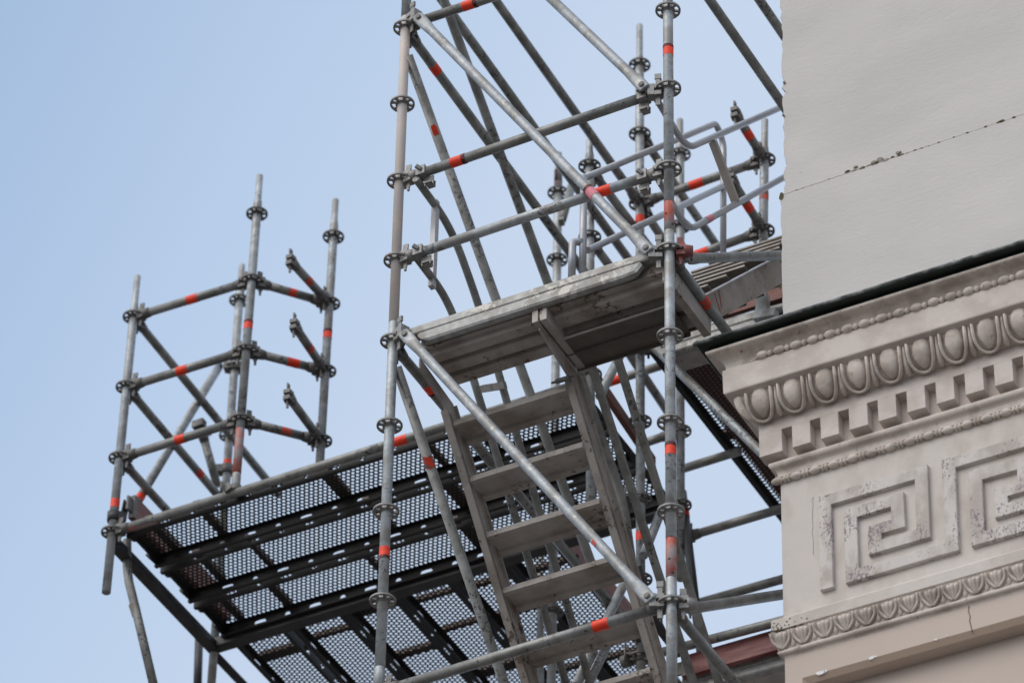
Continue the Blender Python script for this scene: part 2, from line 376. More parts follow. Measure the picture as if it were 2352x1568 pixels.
for p, q, seg in ((1530,491,1), (1538,1283,3), (1545,514,1), (1545,1313,3)):        # pin holes
    c = U(p,q,Y=-.021); mb = MB(); mb.tube([c+Vector((0,-.0045,0)), c+Vector((0,.004,0))], .0055, 10); part('pin_hole', mb, 'crack', segB[seg][0])

# level tubes across the front
def st(lg, px, py, **k): sticker(lg[1], lg[2], px, py, k.pop('ln', .075), lg[0], **k)
l = ledger(tower, atA(60), U(1534,-140,Y=0)); st(l, 1080, 12, band=.85)
brk = []
l2 = ledger(tower, atA(416), atB(203.6), hk='light'); st(l2, 1052, 371, band=.9)
l3 = ledger(tower, atA(598.5), atB(388.5), 'galvanized steel', hk='light'); st(l3, 1388, 437)
l8 = ledger(tower, atA(1590), atB(1385)); st(l8, 1381, 1433)
for lg in (l2, l3):                                                    # square guard rail couplers hanging from the tube ends
    for e in (0, 1):
        d = (lg[2]-lg[1]).normalized(); c = lg[1]+d*.128 if e == 0 else lg[2]-d*.128; mb = MB()
        up = Vector((0,0,1)); n_ = Vector((0,1,0))
        mb.bar(c-d*.024, c+d*.024, .058, .054, up); 
        e_ = c+d*(.03 if e == 0 else -.005)
        mb.bar(e_-up*.028+n_*.012, e_-up*.078+n_*.012, .008, .05, n_.cross(up)); mb.bar(e_-up*.070-n_*.004, e_-up*.070+n_*.045, .036, .006, up); mb.bar(e_-up*.035+n_*.042, e_-up*.072+n_*.042, .036, .006, n_)
        mb.bar(c+d*.005-n_*.032, c-d*.012-n_*.05+up*.012, .012, .02, up)
        part('coupler', mb, 'light cast steel', lg[0])
# diagonals in the front plane
b1 = brace(tower, U(957,36,Y=-.055), U(1492,578,Y=-.055)); sticker(b1[1], b1[2], 1362, 442, .07, b1[0], m='pink sticker', band=-.95)
b2 = brace(tower, U(925,762,Y=-.055), U(1496,1378,Y=-.055)); sticker(b2[1], b2[2], 1365, 1257, .05, b2[0], m='torn orange sticker', arc=(.3, 1.1))
b3 = brace(tower, U(1130,-132,Y=-.055), U(1482,203,Y=-.055), ends=(0, 1))
for p in ((925,762),(957,36),(1494,578),(1497,1378),(1484,205)):       # brace heads wedged to the discs
    left = p[0] < 1200; s_ = 1 if left else -1; at = atA if left else atB
    c = at(p[1]+(20 if left else 3)); q = U(p[0], p[1], Y=-.03); mb = MB(); d = (q-c); d.z = 0; d = d.normalized(); up = Vector((0,0,1))
    mb.bar(c+d*.03+up*.02, c+d*.085+up*.02, .045, .024); mb.bar(c+d*.03-up*.022, c+d*.085-up*.022, .045, .024); mb.bar(c+d*.065, c+d*.095, .05, .066)
    mb.bar(c+d*.05-up*.085, c+d*.05+up*.10, .007, .022, d); mb.bar(c+d*.05+up*.08, c+d*.05+up*.11, .012, .03, d)
    mb.bar(c+d*.088, q, .03, .03); part('brace_head', mb, 'light cast steel', tower)
# ties running right behind the building corner
e1 = U(1578,594,X=W+.03); e2 = U(2030,578,X=W+.03); brace(tower, e1, e2, 'worn dark steel', fdir=(1,0,0), ends=(1, 0), name='side_brace')
e1 = U(1580,1398,X=W+.03); e2 = U(2030,1328,X=W+.03); brace(tower, e1, e2, 'worn dark steel', fdir=(1,0,0), ends=(1, 0), name='side_brace')
inst('wedge_head', HEAD['red'], atB(576), tower, (0, 0, .5)); inst('wedge_head', HEAD['light'], atB(1385), tower, (0, 0, .55))
# tubes running back along the sides of the tower
def side(ya, yc, m='worn dark steel', **k): return ledger(tower, ya, yc, m, **k)
t0 = side(Vector((0,0,-.01)), atC(800)); st(t0, 995, 160, m='orange sticker', ln=.06)
side(Vector((0,0,.5)), atC(632)); side(Vector((0,0,1.0)), atC(468))
t4 = side(Vector((0,0,-2.02)), atC(1470)); st(t4, 985, 893, ln=.07, band=.85)
side(Vector((0,0,-4.0)), atC(1590)-Vector((0,0,1.75)))
for z in (0., .5):  side(Vector((W,0,z-.03)), Vector((W+.02,2.57,z-.1)), heads=(1, 1))
t = side(atB(576)-Vector((0,0,.02)), Vector((W+.02,2.57,-2.1))); st(t, 1620, 692, m='torn orange sticker', ln=.08, arc=(-1.3, 1.3))
side(atB(1385)-Vector((0,0,.02)), Vector((W+.02,2.57,-4.02)))
brace(tower, U(937,128,X=.02), U(1396,1398,X=.02), 'worn dark steel', fdir=(1,0,0), name='side_brace', ends=(0,1))
s1 = brace(tower, U(911,843,X=.02), U(1300,1985,X=.02), 'worn dark steel', fdir=(1,0,0), name='side_brace', ends=(0,1)); sticker(s1[1], s1[2], 984, 1060, .07, s1[0], m='torn orange sticker', arc=(-1.2, 1.2), band=None)
sticker(U(945,150,X=.02), U(1396,1398,X=.02), 995, 301, .06, [o for o in tower.children if o.name.startswith('side_brace')][0], m='orange sticker', arc=(-.6, .6))
mb = MB(); mb.tube([U(*p, X=.02) for p in ((1005,-40),(1030,30),(1262,660),(1323,832),(1352,919),(1400,1058),(1420,1115),(1436,1185),(1450,1285))], TR, 18); part('side_rail', mb, 'worn dark steel', tower)
# back face of the tower
bb = brace(tower, U(1478,772,Y=2.52), U(1815,1105,Y=2.52), 'galvanized steel', ends=(1, 1)); 
lb = ledger(tower, atC(1510), Vector((W+.02,2.57,-2.2))); st(lb, 1622, 1458, m='torn orange sticker', arc=(-.2, 1.0), ln=.06)
ledger(tower, atC(800), Vector((W+.02,2.57,-.2)))
mbk = MB(); c = atC(800)
mbk.bar(c+Vector((-.07,-.02,.03)), c+Vector((.07,-.02,.03)), .09, .08); mbk.bar(c+Vector((0,-.07,-.02)), c+Vector((.11,-.04,-.03)), .06, .09); part('clamp', mbk, 'cast steel', tower)
for yy in (1148, 1510):
    c = atC(yy); mbk = MB(); mbk.tube([c+Vector((0,0,-.028)), c+Vector((0,0,.028))], .035, 12); mbk.bar(c+Vector((-.075,-.03,.0)), c+Vector((-.02,-.02,0)), .03, .05); mbk.tube([c+Vector((-.085,-.03,-.02)), c+Vector((-.045,-.035,-.02))], .034, 12); mbk.tube([c+Vector((-.05,-.075,-.045)), c+Vector((-.05,-.075,.045))], .007, 6); part('clamp', mbk, 'cast steel', tower)
for a, b in (((1475,315),(1646,564)), ((1475,478),(1542,578))):
    p = U(*a, Y=2.57); q = U(*b, Z=p.z); ledger(tower, p, q, heads=(1, 0))

# ------------------------------------------------------------------ landing platform of the tower
ZT, ZB = -1.955, -2.10
plat = thing('landing_platform', 'grey metal landing platform with ribbed underside hung inside the front tower', 'platform', (.7,.2,ZB))
mb = MB()                                                              # front rail: rounded zinc section with a lower lip plate
x0, x1 = .085, 1.385
prof = [(.02,ZT),(.004,ZT-.002),(-.004,ZT-.008),(-.006,ZT-.018),(-.006,ZT-.046),(-.001,ZT-.054),(.05,ZT-.054),(.05,ZT)]
n = len(prof); vs = [(x0,y,z) for y, z in prof]+[(x1,y,z) for y, z in prof]
mb.add(vs, [(i, (i+1) % n, n+(i+1) % n, n+i) for i in range(n)]+[tuple(range(n)), tuple(range(n, 2*n))[::-1]])
part('front_rail', mb, 'spangled zinc', plat)
mb = MB(); xa, xb = x0+.085, x1-.115
prof = [(.004,ZT-.056),(-.008,ZT-.060),(-.0105,ZT-.070),(-.009,ZT-.104),(-.003,ZT-.116),(.014,ZT-.122),(.03,ZT-.118),(.03,ZT-.056)]
n = len(prof); vs = []
for x, k in ((xa-.02,.35),(xa,.9),(xa+.03,1.),(xb-.06,1.),(xb,.9),(xb+.03,.3)):
    vs += [(x+ (0 if abs(k-1) < .01 else (.012*math.sin(i*1.7))), y, ZT-.058+(z-(ZT-.058))*k) for i, (y, z) in enumerate(prof)]
fs = []
for s_ in range(5): fs += [(s_*n+i, s_*n+(i+1) % n, (s_+1)*n+(i+1) % n, (s_+1)*n+i) for i in range(n)]
mb.add(vs, fs+[tuple(range(n)), tuple(range(5*n, 6*n))[::-1]]); part('lip_plate', mb, 'spangled zinc', plat)
def ribbed(xa, xb, ya, yb, zt, zb, nr):
    mb = MB(); p = (yb-ya)/nr; pr = [(ya,zt)]
    for i in range(nr):
        y = ya+i*p; pr += [(y+.002,zb+.03),(y+p*.30,zb+.028),(y+p*.34,zb+.006),(y+p*.42,zb),(y+p*.97,zb),(y+p*.985,zb+.03)]
    pr += [(yb,zb+.03),(yb,zt)]
    n = len(pr); vs = [(xa,y,z) for y, z in pr]+[(xb,y,z) for y, z in pr]
    mb.add(vs, [(i, (i+1) % n, n+(i+1) % n, n+i) for i in range(n)]+[tuple(range(n)), tuple(range(n, 2*n))[::-1]]); return mb
part('deck_sheet', ribbed(.13, .735, .045, .325, ZT-.012, ZB+.005, 3), 'weathered aluminium', plat)
part('deck_sheet', ribbed(.80, 1.385, .045, .435, ZT-.012, ZB+.005, 3), 'weathered aluminium', plat)
mb = MB(); xm = .765
mb.box((xm-.036,.018,ZB-.047), (xm-.007,.40,ZT-.07)); mb.box((xm+.003,.022,ZB-.044), (xm+.036,.45,ZT-.07)); mb.box((xm-.0071,.03,ZB-.02), (xm+.0031,.39,ZT-.08))
part('cross_beam', mb, 'weathered aluminium', plat)
mb = MB(); p = U(1530,600,X=1.40); mb.box((1.392,.03,ZB-.05), (1.43,.46,ZT-.03)); part('end_beam', mb, 'weathered aluminium', plat)
for c, k in ((U(1291,872,Y=.33), 1.), (U(1358,814,Y=.45), .8)):
    mb = MB(); X_ = Vector((1,0,0)); mb.tube([c-X_*.055*k, c-X_*.0551*k, c-X_*.03*k, c-X_*.03*k, c+X_*.04*k, c+X_*.04*k, c+X_*.06*k], [.006,.006,.006,.013,.013,.0065,.0065], 6); part('bolt', mb, 'cast steel', plat)


# ------------------------------------------------------------------ flight going down from the platform
fl = thing('stair_flight', 'brown grey metal stair flight with open treads leading down from the landing platform', 'stair', (.45,1.2,-4.))
tr0 = U(1044.4,964.8,X=.145); RUN, RISE = .1757, .2068
sl = Vector((0, RUN, -RISE)).normalized()
for X, a, b in ((.118, (945,800), (1036,915)), (.745, (1240,715), (1312,848))):
    pa = U(*a, X=X); pa = Vector((X, .06, ZB-.035)); pk = Vector((X, .335 if X < .4 else .375, ZB-.075)); pe = pk+sl*3.1
    mb = MB(); up = Vector((0, RISE, RUN)).normalized(); h = .062; wd = .035
    nrm = Vector((1,0,0)); q = [pa+Vector((0,0,h*.55)), pk+Vector((0,.02,h*.55)), pk+up*h*.9+Vector((0,.01,0)), pe+up*h, pe-up*h, pk-up*h*.9, pk+Vector((0,-.04,-h*.5)), pa-Vector((0,0,h*.35))]
    q = [pa+Vector((0,0,.03)), pk+Vector((0,.05,.03)), pe+up*h, pe-up*h, pk+Vector((0,-.03,-.05)), pa-Vector((0,0,.03))]
    mb.prism([v+nrm*(-.004) for v in q], nrm*.008)
    mb.bar(pk-up*h+sl*.03, pe-up*h, wd, .008, up); mb.bar(pk+up*h+sl*.02, pe+up*h, wd, .008, up)
    mb.bar(pk-up*h*.1+sl*.05+nrm*.006, pe-up*h*.1+nrm*.006, .008, .02, up)
    part('stringer', mb, 'weathered aluminium', fl)
for i in range(13):
    c = tr0+Vector((0, RUN*i, -RISE*i)); mb = MB(); xa, xb = .138, .728
    pr = [(0,0),(0,-.030),(.022,-.033),(.026,-.022),(.125,-.022),(.13,-.034),(.165,-.034),(.172,-.028),(.172,0)]
    n = len(pr); vs = [(x, c.y+y, c.z+z) for x in (xa, xb) for y, z in pr]
    mb.add(vs, [(k, (k+1) % n, n+(k+1) % n, n+k) for k in range(n)]+[tuple(range(n)), tuple(range(n, 2*n))[::-1]])
    part('tread', mb, 'weathered aluminium', fl)
def bend(pts, rad=.06, n=10):
    """polyline with rounded corners"""
    pts = [Vector(p) for p in pts]; out_ = [pts[0]]
    for i in range(1, len(pts)-1):
        a = (pts[i-1]-pts[i]); b = (pts[i+1]-pts[i]); r_ = min(rad, a.length*.45, b.length*.45); p = pts[i]+a.normalized()*r_; q = pts[i]+b.normalized()*r_
        for j in range(n+1):
            t = j/n; out_.append(p*(1-t)**2+pts[i]*2*t*(1-t)+q*t*t)
    return out_+[pts[-1]]
rr = .0168
g1 = thing('stair_guardrail', 'slim grey guard rail frame with bent top ends along the left of the lower flight', 'handrail', (.1,1.2,-3.5))
mb = MB(); mb.tube(bend([U(*p, X=.10) for p in ((955,410),(1036,522),(1100,700),(1161,912),(1365,1600))], .30), .0195, 14); part('top_rail', mb, 'worn dark steel', g1)
mb = MB(); mb.tube(bend([U(*p, X=.10) for p in ((950,582),(1034,694),(1100,912),(1310,1600))], .30), .0195, 14); part('middle_rail', mb, 'worn dark steel', g1)
mb = MB(); mb.bar(U(1001,462,X=.10), U(992,660,X=.10), .026, .034, (0,1,0)); part('post', mb, 'aluminium', g1)
mb = MB(); mb.bar(U(1106,893,X=.10), U(1158,885,X=.10), .028, .034, (0,1,.8)); part('cross_bar', mb, 'weathered aluminium', g1)
g2 = thing('stair_guardrail', 'pair of slim square guard rails along the right of the lower flight', 'handrail', (.72,1.2,-3.5))
for pts in (((1350,812),(1522,1345),(1597,1580)), ((1402,770),(1455,937),(1580,1350),(1655,1580))):
    mb = MB(); q = [U(*p, X=.73) for p in pts]; mb.bar(q[0], q[-1], .033, .033, (1,0,0)); part('rail', mb, 'worn dark steel', g2)

# ------------------------------------------------------------------ flight going up to the rear landing
uf = thing('stair_flight', 'aluminium stair flight with two red marks on its side, seen from below beside the wall', 'stair', (1.1,1.2,-1.2))
s0 = Vector((1.36, .52, -1.86)); su = Vector((0, .72, .695)).normalized(); pu = Vector((0, -.695, .72)).normalized()
a = U(1648,697,X=1.36); b = U(1790,620,X=1.36); dv = (b-a).normalized(); a = a-dv*.30; e = a+dv*2.6; pn = Vector((0,-dv.z,dv.y))
mb = MB(); mb.bar(a, e, .028, .125, pn); part('stringer', mb, 'weathered aluminium', uf)
mb = MB(); mb.bar(a+pn*.0635, e+pn*.0635, .040, .006, pn); part('stringer_edge', mb, 'aluminium', uf)
off = Vector((-.62,0,0)); mb = MB(); mb.bar(a+off, e+off, .028, .125, pn); part('stringer', mb, 'weathered aluminium', uf)
mb = MB(); mb.bar(a+off+pn*.0635, e+off+pn*.0635, .040, .006, pn); part('stringer_edge', mb, 'aluminium', uf)
n_t = 9; dy = .205
for i in range(-1, n_t):
    c = a+dv*(.05+i*dy/dv.y); mb = MB(); xa, xb = c.x-.60, c.x-.016
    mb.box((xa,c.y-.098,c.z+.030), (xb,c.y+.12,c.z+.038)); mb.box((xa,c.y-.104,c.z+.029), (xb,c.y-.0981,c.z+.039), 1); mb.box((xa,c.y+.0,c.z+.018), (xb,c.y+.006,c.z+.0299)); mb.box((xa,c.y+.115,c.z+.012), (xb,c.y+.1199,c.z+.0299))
    part('tread', mb, ['shaded tread underside', 'weathered aluminium'], uf)  # pale nosing over dark underside: light and shade put into the colours
for p, q in (((1641,672),(1655,716)), ((1651,664),(1658,708))):
    c1 = U(*p, X=1.3755); c2_ = U(*q, X=1.3755); mb = MB(); mb.bar(c1, c2_, .007, .0015, (1,0,0)); part('paint_mark', mb, 'red paint mark', uf)
g3 = thing('stair_guardrail', 'bright aluminium handrail loop rising from the landing platform in the middle of the tower', 'handrail', (.78,1.2,-1.2))
mb = MB(); mb.tube(bend([U(*p, X=.78) for p in ((1345,408),(1645,283),(1662,330),(1661,600))], .09), rr, 14); part('top_rail', mb, 'aluminium', g3)
mb = MB(); mb.tube([U(*p, X=.78) for p in ((1350,575),(1658,429))], rr, 14); part('middle_rail', mb, 'aluminium', g3)
mb = MB(); p = U(1338,640,X=.78); q = U(1341,405,X=.78); mb.tube([p, q], .0175, 14); part('post', mb, 'aluminium', g3)
mb = MB(); p1 = U(1313,640,X=.74); p2 = U(1315,566,X=.74); mb.tube(bend([p1, p2+Vector((0,0,.03)), U(1338,556,X=.78)], .05), .0185, 14); part('foot_loop', mb, 'aluminium', g3)
g4 = thing('stair_guardrail', 'aluminium handrail with bent lower ends running up behind the right post to the wall', 'handrail', (1.36,1.2,-.8))
mb = MB(); mb.tube(bend([U(*p, X=1.36) for p in ((1508,228),(1577,342),(1850,222))], .12), .0165, 14); part('top_rail', mb, 'aluminium', g4)
mr_ = MB(); qs = [U(*p, X=1.36) for p in ((1508,405),(1580,530),(1850,380))]; mr_.tube(bend(qs, .12), .0165, 14); o = part('middle_rail', mr_, 'aluminium', g4)
sticker(qs[1], qs[2], 1623, 497, .075, o, m='pink sticker', r=.017)
mb = MB(); mb.bar(U(1637,325,X=1.36), U(1690,465,X=1.36), .03, .036, (1,0,0)); part('cross_bar', mb, 'weathered aluminium', g4)

#<<part2

# ================================================================== building with the cornice
XW, YW = 1.8253, 0.33              # corner of the frieze wall
XR, YB = 6.5, 9.0                  # how far the walls run to the right and to the back
bld = thing('town_building', 'cream stucco building corner with carved cornice, key pattern frieze and plain grey upper wall', 'building', (XW, YW, -LIFT))
def run(prof, mb=None, closed=False):
    """moulding profile [(out,z)] swept along the front and round the corner along the left side"""
    mb = mb or MB(); n = len(prof); vs = []
    for o, z in prof: vs += [(XR, YW-o, z), (XW-o, YW-o, z), (XW-o, YB, z)]
    fs = []
    for i in range(n-1):
        a, b = 3*i, 3*(i+1); fs += [(a, b, b+1, a+1), (a+1, b+1, b+2, a+2)]
    mb.add(vs, fs); return mb
def arcp(c, r, a0, a1, n=6): return [(c[0]+r*math.cos(R(a0+(a1-a0)*i/n)), c[1]+r*math.sin(R(a0+(a1-a0)*i/n))) for i in range(n+1)]
# upper wall: two fields, the lower one slightly thicker, with a broken seam and a ragged left arris
zs = U(1790,447,Y=YW).z; rnd = random.Random(3)
def ragged(xl, z0, z1, amp, yf):
    mb = MB(); k = int((z1-z0)/.035); zz = [z0+(z1-z0)*i/k for i in range(k+1)]; xs = [xl+(rnd.random()**3)*amp*(1.8 if rnd.random() < .12 else 1) for _ in zz]
    vs = []
    for x, z in zip(xs, zz): vs += [(XR, yf, z), (xl+.05, yf, z), (x+.004, yf, z), (x, yf+.006, z), (xl, yf+.06, z), (xl, YB, z)]
    fs = []
    for i in range(k):
        for j in range(5): fs.append((6*i+j, 6*(i+1)+j, 6*(i+1)+j+1, 6*i+j+1))
    mb.add(vs, fs); return mb
part('upper_wall', ragged(XW+.042, zs, 4.5, .016, YW+.006), 'stucco grey', bld)
part('upper_wall', ragged(XW+.024, -2.62, zs+.001, .010, YW), 'stucco grey', bld)
def chip(mb, X, Z, rx, rz, y, rn, mi=0):
    n = rn.randint(6, 9); a0 = rn.random()*6
    pts = [(X+rx*math.cos(a0+2*math.pi*i/n)*rn.uniform(.55, 1.1), y, Z+rz*math.sin(a0+2*math.pi*i/n)*rn.uniform(.5, 1.1)) for i in range(n)]
    mb.prism(pts, (0, .006, 0), mi)
rn = random.Random(11)
def seam_at(px):
    py = 447-(px-1800)*(447-262)/(2352-1800); return U(px, py, Y=YW)
def spot(X, Z, rx, rz, m):
    mb = MB(); chip(mb, X, Z, rx, rz, YW-.002, rn); part('chipped_spot', mb, m, bld)
px = 1830.
while px < 2345:
    big = 1915 < px < 2075; p = seam_at(px); k = rn.uniform(.5, 1.3)
    if big:
        spot(p.x, p.z+rn.uniform(0, .008), .021*k, .0075*k, rn.choice(('moss', 'moss', 'exposed plaster')))
        if rn.random() < .5: spot(p.x+rn.uniform(-.012, .012), p.z+rn.uniform(.010, .024), .017*k, .009*k, 'exposed plaster')
        px += rn.uniform(9, 19)
    else: spot(p.x, p.z+rn.uniform(0, .003), .009*k, .0028*k, rn.choice(('moss', 'moss', 'exposed plaster'))); px += rn.uniform(12, 42)
p = seam_at(2300); spot(p.x, p.z+.004, .018, .007, 'moss')
mb = MB(); a = seam_at(1795); b = seam_at(2420); pts = []
for i in range(90): 
    q = a+(b-a)*(i/89); pts.append((q.x, YW-.0004, q.z+rn.uniform(-.0015, .0015)))
mb.tube(pts, .0008, 5); part('seam', mb, 'exposed plaster', bld)
mb = MB()
for q, k in (((1793,452), 1.6), ((1799,190), .8), ((1797,265), .7), ((1791,600), .6), ((1790,660), .7), ((1791,560), .5)):
    c = U(q[0], q[1], Y=YW+.0); chip(mb, c.x+.004, c.z, .008*k, .016*k, YW-.002, rn, 0)
part('moss_patch', mb, 'moss', bld)
# flashing on the cornice
fl_ = [(.0,-2.47),(.268,-2.538),(.277,-2.540),(.2785,-2.549),(.274,-2.557),(.235,-2.560)]
part('gutter_flashing', run(fl_), 'green flashing', bld)
mb = MB(); o_ = .2765
mb.tube([(XR, YW-o_, -2.5445), (XW-o_+.004, YW-o_, -2.5445)], .0092, 8); mb.tube([(XW-o_, YW-o_+.004, -2.5445), (XW-o_, YB, -2.5445)], .0075, 8)
mb.prism([(XW-o_-.012, YW-o_-.008, -2.553), (XW-o_-.016, YW-o_, -2.538), (XW-o_+.004, YW-o_-.004, -2.530), (XW-o_+.03, YW-o_-.004, -2.540), (XW-o_+.01, YW-o_-.010, -2.552)], (0, .02, 0))
part('drip_edge', mb, 'flashing edge', bld)
c = U(2192,606,Y=YW-.272); mb = MB(); mb.add([c+Vector(v) for v in ((-.018,0,-.012),(.022,0,-.004),(.0,-.004,.026),(.0,.02,.0))], [(0,1,2),(0,2,3),(1,3,2),(0,3,1)]); part('bent_tab', mb, 'flashing edge', bld)
part('shadow_strip', run([(.234,-2.556),(.234,-2.59)]), 'green flashing', bld)  # dark strip filling the gap under the flashing, its shadow put into the colour
# crown moulding with a bead row, corona, soffit
cz = [(.20,-2.572),(.236,-2.575)]+arcp((.236,-2.588),.0115,80,-75,6)+[(.225,-2.603),(.212,-2.606),(.200,-2.612),(.190,-2.621),(.182,-2.633),(.178,-2.648),(.178,-2.671)]
part('crown_moulding', run(cz), 'carved stucco', bld)
part('corona', run([(.15,-2.671),(.1896,-2.6712),(.187,-2.797),(.184,-2.8035),(.1479,-2.8135),(.12,-2.815)]), 'stucco cream', bld)
mb = MB(); x = 1.812; i = 0
while x < XR:
    jz = rn.uniform(-.0012, .0012); mb.ellipsoid((x+.024, YW-.192, -2.655+jz), .0305*rn.uniform(.94, 1.03), .0200, .0200, 14, 10); mb.ellipsoid((x+.062, YW-.190, -2.656+jz), .0130, .0165, .0175, 10, 8); x += .0835
mb.tube([(1.75, YW-.178, -2.6600), (1.812, YW-.180, -2.657)], [.004, .013], 8)
part('bead_row', mb, 'carved stucco', bld)
# egg and dart band on a quarter round
def ov(t): return (.0716+.0763*math.cos(t*math.pi/2)*1.0, -2.8156-.1133*math.sin(t*math.pi/2))
def on(t):
    a, b = ov(t-.01), ov(t+.01); d = Vector((b[0]-a[0], b[1]-a[1])).normalized(); return Vector((-d.y, d.x))
def osurf(X, t, h):
    o, z = ov(t); n = on(t); return Vector((X, YW-(o+n.x*h), z+n.y*h))
part('ovolo', run([(.1479,-2.8156)]+[(ov(i/10)[0]-.012*min(1, i*.6)*min(1,(10-i)*.5), ov(i/10)[1]) for i in range(11)]+[(.0716,-2.9289)]), 'carved stucco', bld)
ext = MB()
for i in range(30):
    X = 1.7970+.1561*i
    if X > XR-.1: break
    jx = rn.uniform(-.001, .001); mb = MB(); nr, na = 7, 22; vs = [osurf(X+jx, .30, .0195)]
    for r_ in range(1, nr+1):
        k = r_/nr
        for j in range(na):
            a = 2*math.pi*j/na; s_, c_ = math.sin(a), math.cos(a)
            t = .30+k*s_*(.56 if s_ > 0 else .52); wdt = .0440*(1-.42*max(0, s_)**1.6*k)
            vs.append(osurf(X+jx+k*c_*wdt, max(-.3, t), .0250*math.sqrt(max(0, 1-k**3.0))-.006))
    fs = [(0, 1+j, 1+(j+1) % na) for j in range(na)]
    for r_ in range(nr-1):
        for j in range(na): p = 1+r_*na; fs.append((p+j, p+na+j, p+na+(j+1) % na, p+(j+1) % na))
    mb.add(vs, fs, 0, True); part('egg', mb, 'carved stucco', bld)
    mb = MB(); path = []; m_ = 22
    for j in range(m_+1):
        a = math.pi*j/m_; cx = -math.cos(a); path.append(osurf(X+.0600*cx, .02+.90*math.sin(a)**.62, .010))
    fl2 = [(.016, .0075)]*len(path); mb.tube(path, .009, 8, flat=fl2, fdir=(0,-1,0)); part('egg_rim', mb, 'carved stucco', bld)
    mb = MB(); xc = X+.0780; vs = []; pr = [(.02,.005,.014),(.25,.0075,.016),(.5,.0120,.018),(.72,.0190,.021),(.85,.0135,.018),(.99,.001,.004)]
    for t, hw, h in pr: vs += [osurf(xc-hw, t, -.012), osurf(xc-hw*.7, t, h*.55), osurf(xc, t, h), osurf(xc+hw*.7, t, h*.55), osurf(xc+hw, t, -.012)]
    fs = []
    for q in range(len(pr)-1):
        for j in range(4): fs.append((5*q+j, 5*(q+1)+j, 5*(q+1)+j+1, 5*q+j+1))
    mb.add(vs, fs, 0, True); part('dart', mb, 'carved stucco', bld)
mb = MB(); vs = []                                                      # corner leaf
for t in [i/8 for i in range(9)]: 
    o, z = ov(t); vs += [(XW-o-.004, YW-o-.006, z-.002), (XW-o+.020+.01*t, YW-o-.012, z), (XW-o+.034, YW-o+.002, z)]
mb.add(vs, [(3*i+j, 3*(i+1)+j, 3*(i+1)+j+1, 3*i+j+1) for i in range(8) for j in range(2)], 0, True); part('corner_leaf', mb, 'carved stucco', bld)
# dentils
OD, ZG, ZD = .0700, -2.9985, -3.1165
part('dentil_band', run([(.0716,-2.927),(OD,-2.940),(OD,ZG),(.010,ZG-.003),(.010,-3.142)]), 'stucco cream', bld)
x = XW-OD; i = 0
while x < XR-.2:
    wd = .1105 if i == 0 else .0872; mb = MB(); e = lambda: rn.uniform(-.0012, .0012)
    x0, x1 = x+(.0 if i == 0 else e()), x+wd+e(); zb = ZD+e()
    mb.add([(x0,YW-OD,ZG),(x1,YW-OD,ZG),(x1,YW-.011,ZG),(x0,YW-.011,ZG),(x0,YW-OD+.004,zb),(x1,YW-OD+.004,zb),(x1,YW-.0115,zb-.004),(x0,YW-.0115,zb-.004)], [(4,5,6,7)[::-1],(0,1,5,4)[::-1],(1,2,6,5)[::-1],(3,0,4,7)[::-1]])
    part('dentil', mb, 'stucco cream', bld)
    if i == 0:
        pass
    x = (1.9165 if i == 0 else x+.1386); i += 1
y = YW-OD+.1386
mbs = MB()
while y < YB-.2: mbs.box((XW-OD, y+.03, ZD), (XW-.011, y+.117, ZG)); y += .1386
mbs.box((XW-OD+.0005, YW-OD+.004, ZD), (XW-.011, YW-OD+.075, ZG))
part('side_dentils', mbs, 'stucco cream', bld)
# torus, cavetto, second bead row
tor = [(.010,-3.132)]+arcp((.020,-3.1555),.0205,95,-70,9)+[(.019,-3.179),(.013,-3.186),(.0105,-3.198),(.0095,-3.212),(.004,-3.214),(.004,-3.246),(.0,-3.248)]
part('torus_moulding', run(tor), 'carved stucco', bld)
mb = MB(); x = 1.8150
while x < XR:
    jz = rn.uniform(-.001, .001)
    mb.ellipsoid((x, YW-.012, -3.2335+jz), .0300, .0175, .0170, 14, 10)
    for dx in (.0375, .0545): mb.ellipsoid((x+dx, YW-.011, -3.234+jz), .0092, .0165, .0165, 10, 8)
    x += .0912
part('bead_row', mb, 'carved stucco', bld)
# frieze field and key pattern
part('frieze', run([(.0,-3.246),(.0,-3.972),(.006,-3.983)]), 'frieze stucco', bld)
def key(x0, z0, name='key_pattern'):
    hw = .0315; path = [(0,-3.902),(0,-3.424),(.460,-3.424),(.460,-3.757),(.234,-3.757),(.234,-3.662),(.345,-3.662),(.345,-3.535),(.122,-3.535),(.122,-3.872),(.590-hw,-3.872)]
    P_ = [Vector((x0+a, b)) for a, b in path]; n = len(P_); Lp, Rp = [], []
    for i, p in enumerate(P_):
        d0 = (p-P_[i-1]).normalized() if i > 0 else None; d1 = (P_[i+1]-p).normalized() if i < n-1 else None
        if d0 is None: d0 = d1
        if d1 is None: d1 = d0
        n0 = Vector((-d0.y, d0.x)); n1 = Vector((-d1.y, d1.x)); off = n0*hw if d0 == d1 or (n0-n1).length < 1e-6 else (n0+n1)*hw
        j = Vector((rn.uniform(-.002, .002), rn.uniform(-.002, .002))); Lp.append(p+off+j); Rp.append(p-off+j)
    mb = MB(); yf, yb = YW-.0215, YW+.004; vs = []
    for a, b in zip(Lp, Rp):
        ce = (a-b).normalized()*.003
        vs += [(a.x,yb,a.y),(a.x,yf+.003,a.y),(a.x-ce.x,yf,a.y-ce.y),(b.x+ce.x,yf,b.y+ce.y),(b.x,yf+.003,b.y),(b.x,yb,b.y)]
    fs = []
    for i in range(n-1):
        for j in range(5): fs.append((6*i+j, 6*(i+1)+j, 6*(i+1)+j+1, 6*i+j+1))
    fs += [(0,1,2,3,4,5), tuple(6*(n-1)+j for j in range(6))[::-1]]
    mb.add(vs, fs); return part(name, mb, 'flaking stucco', bld)
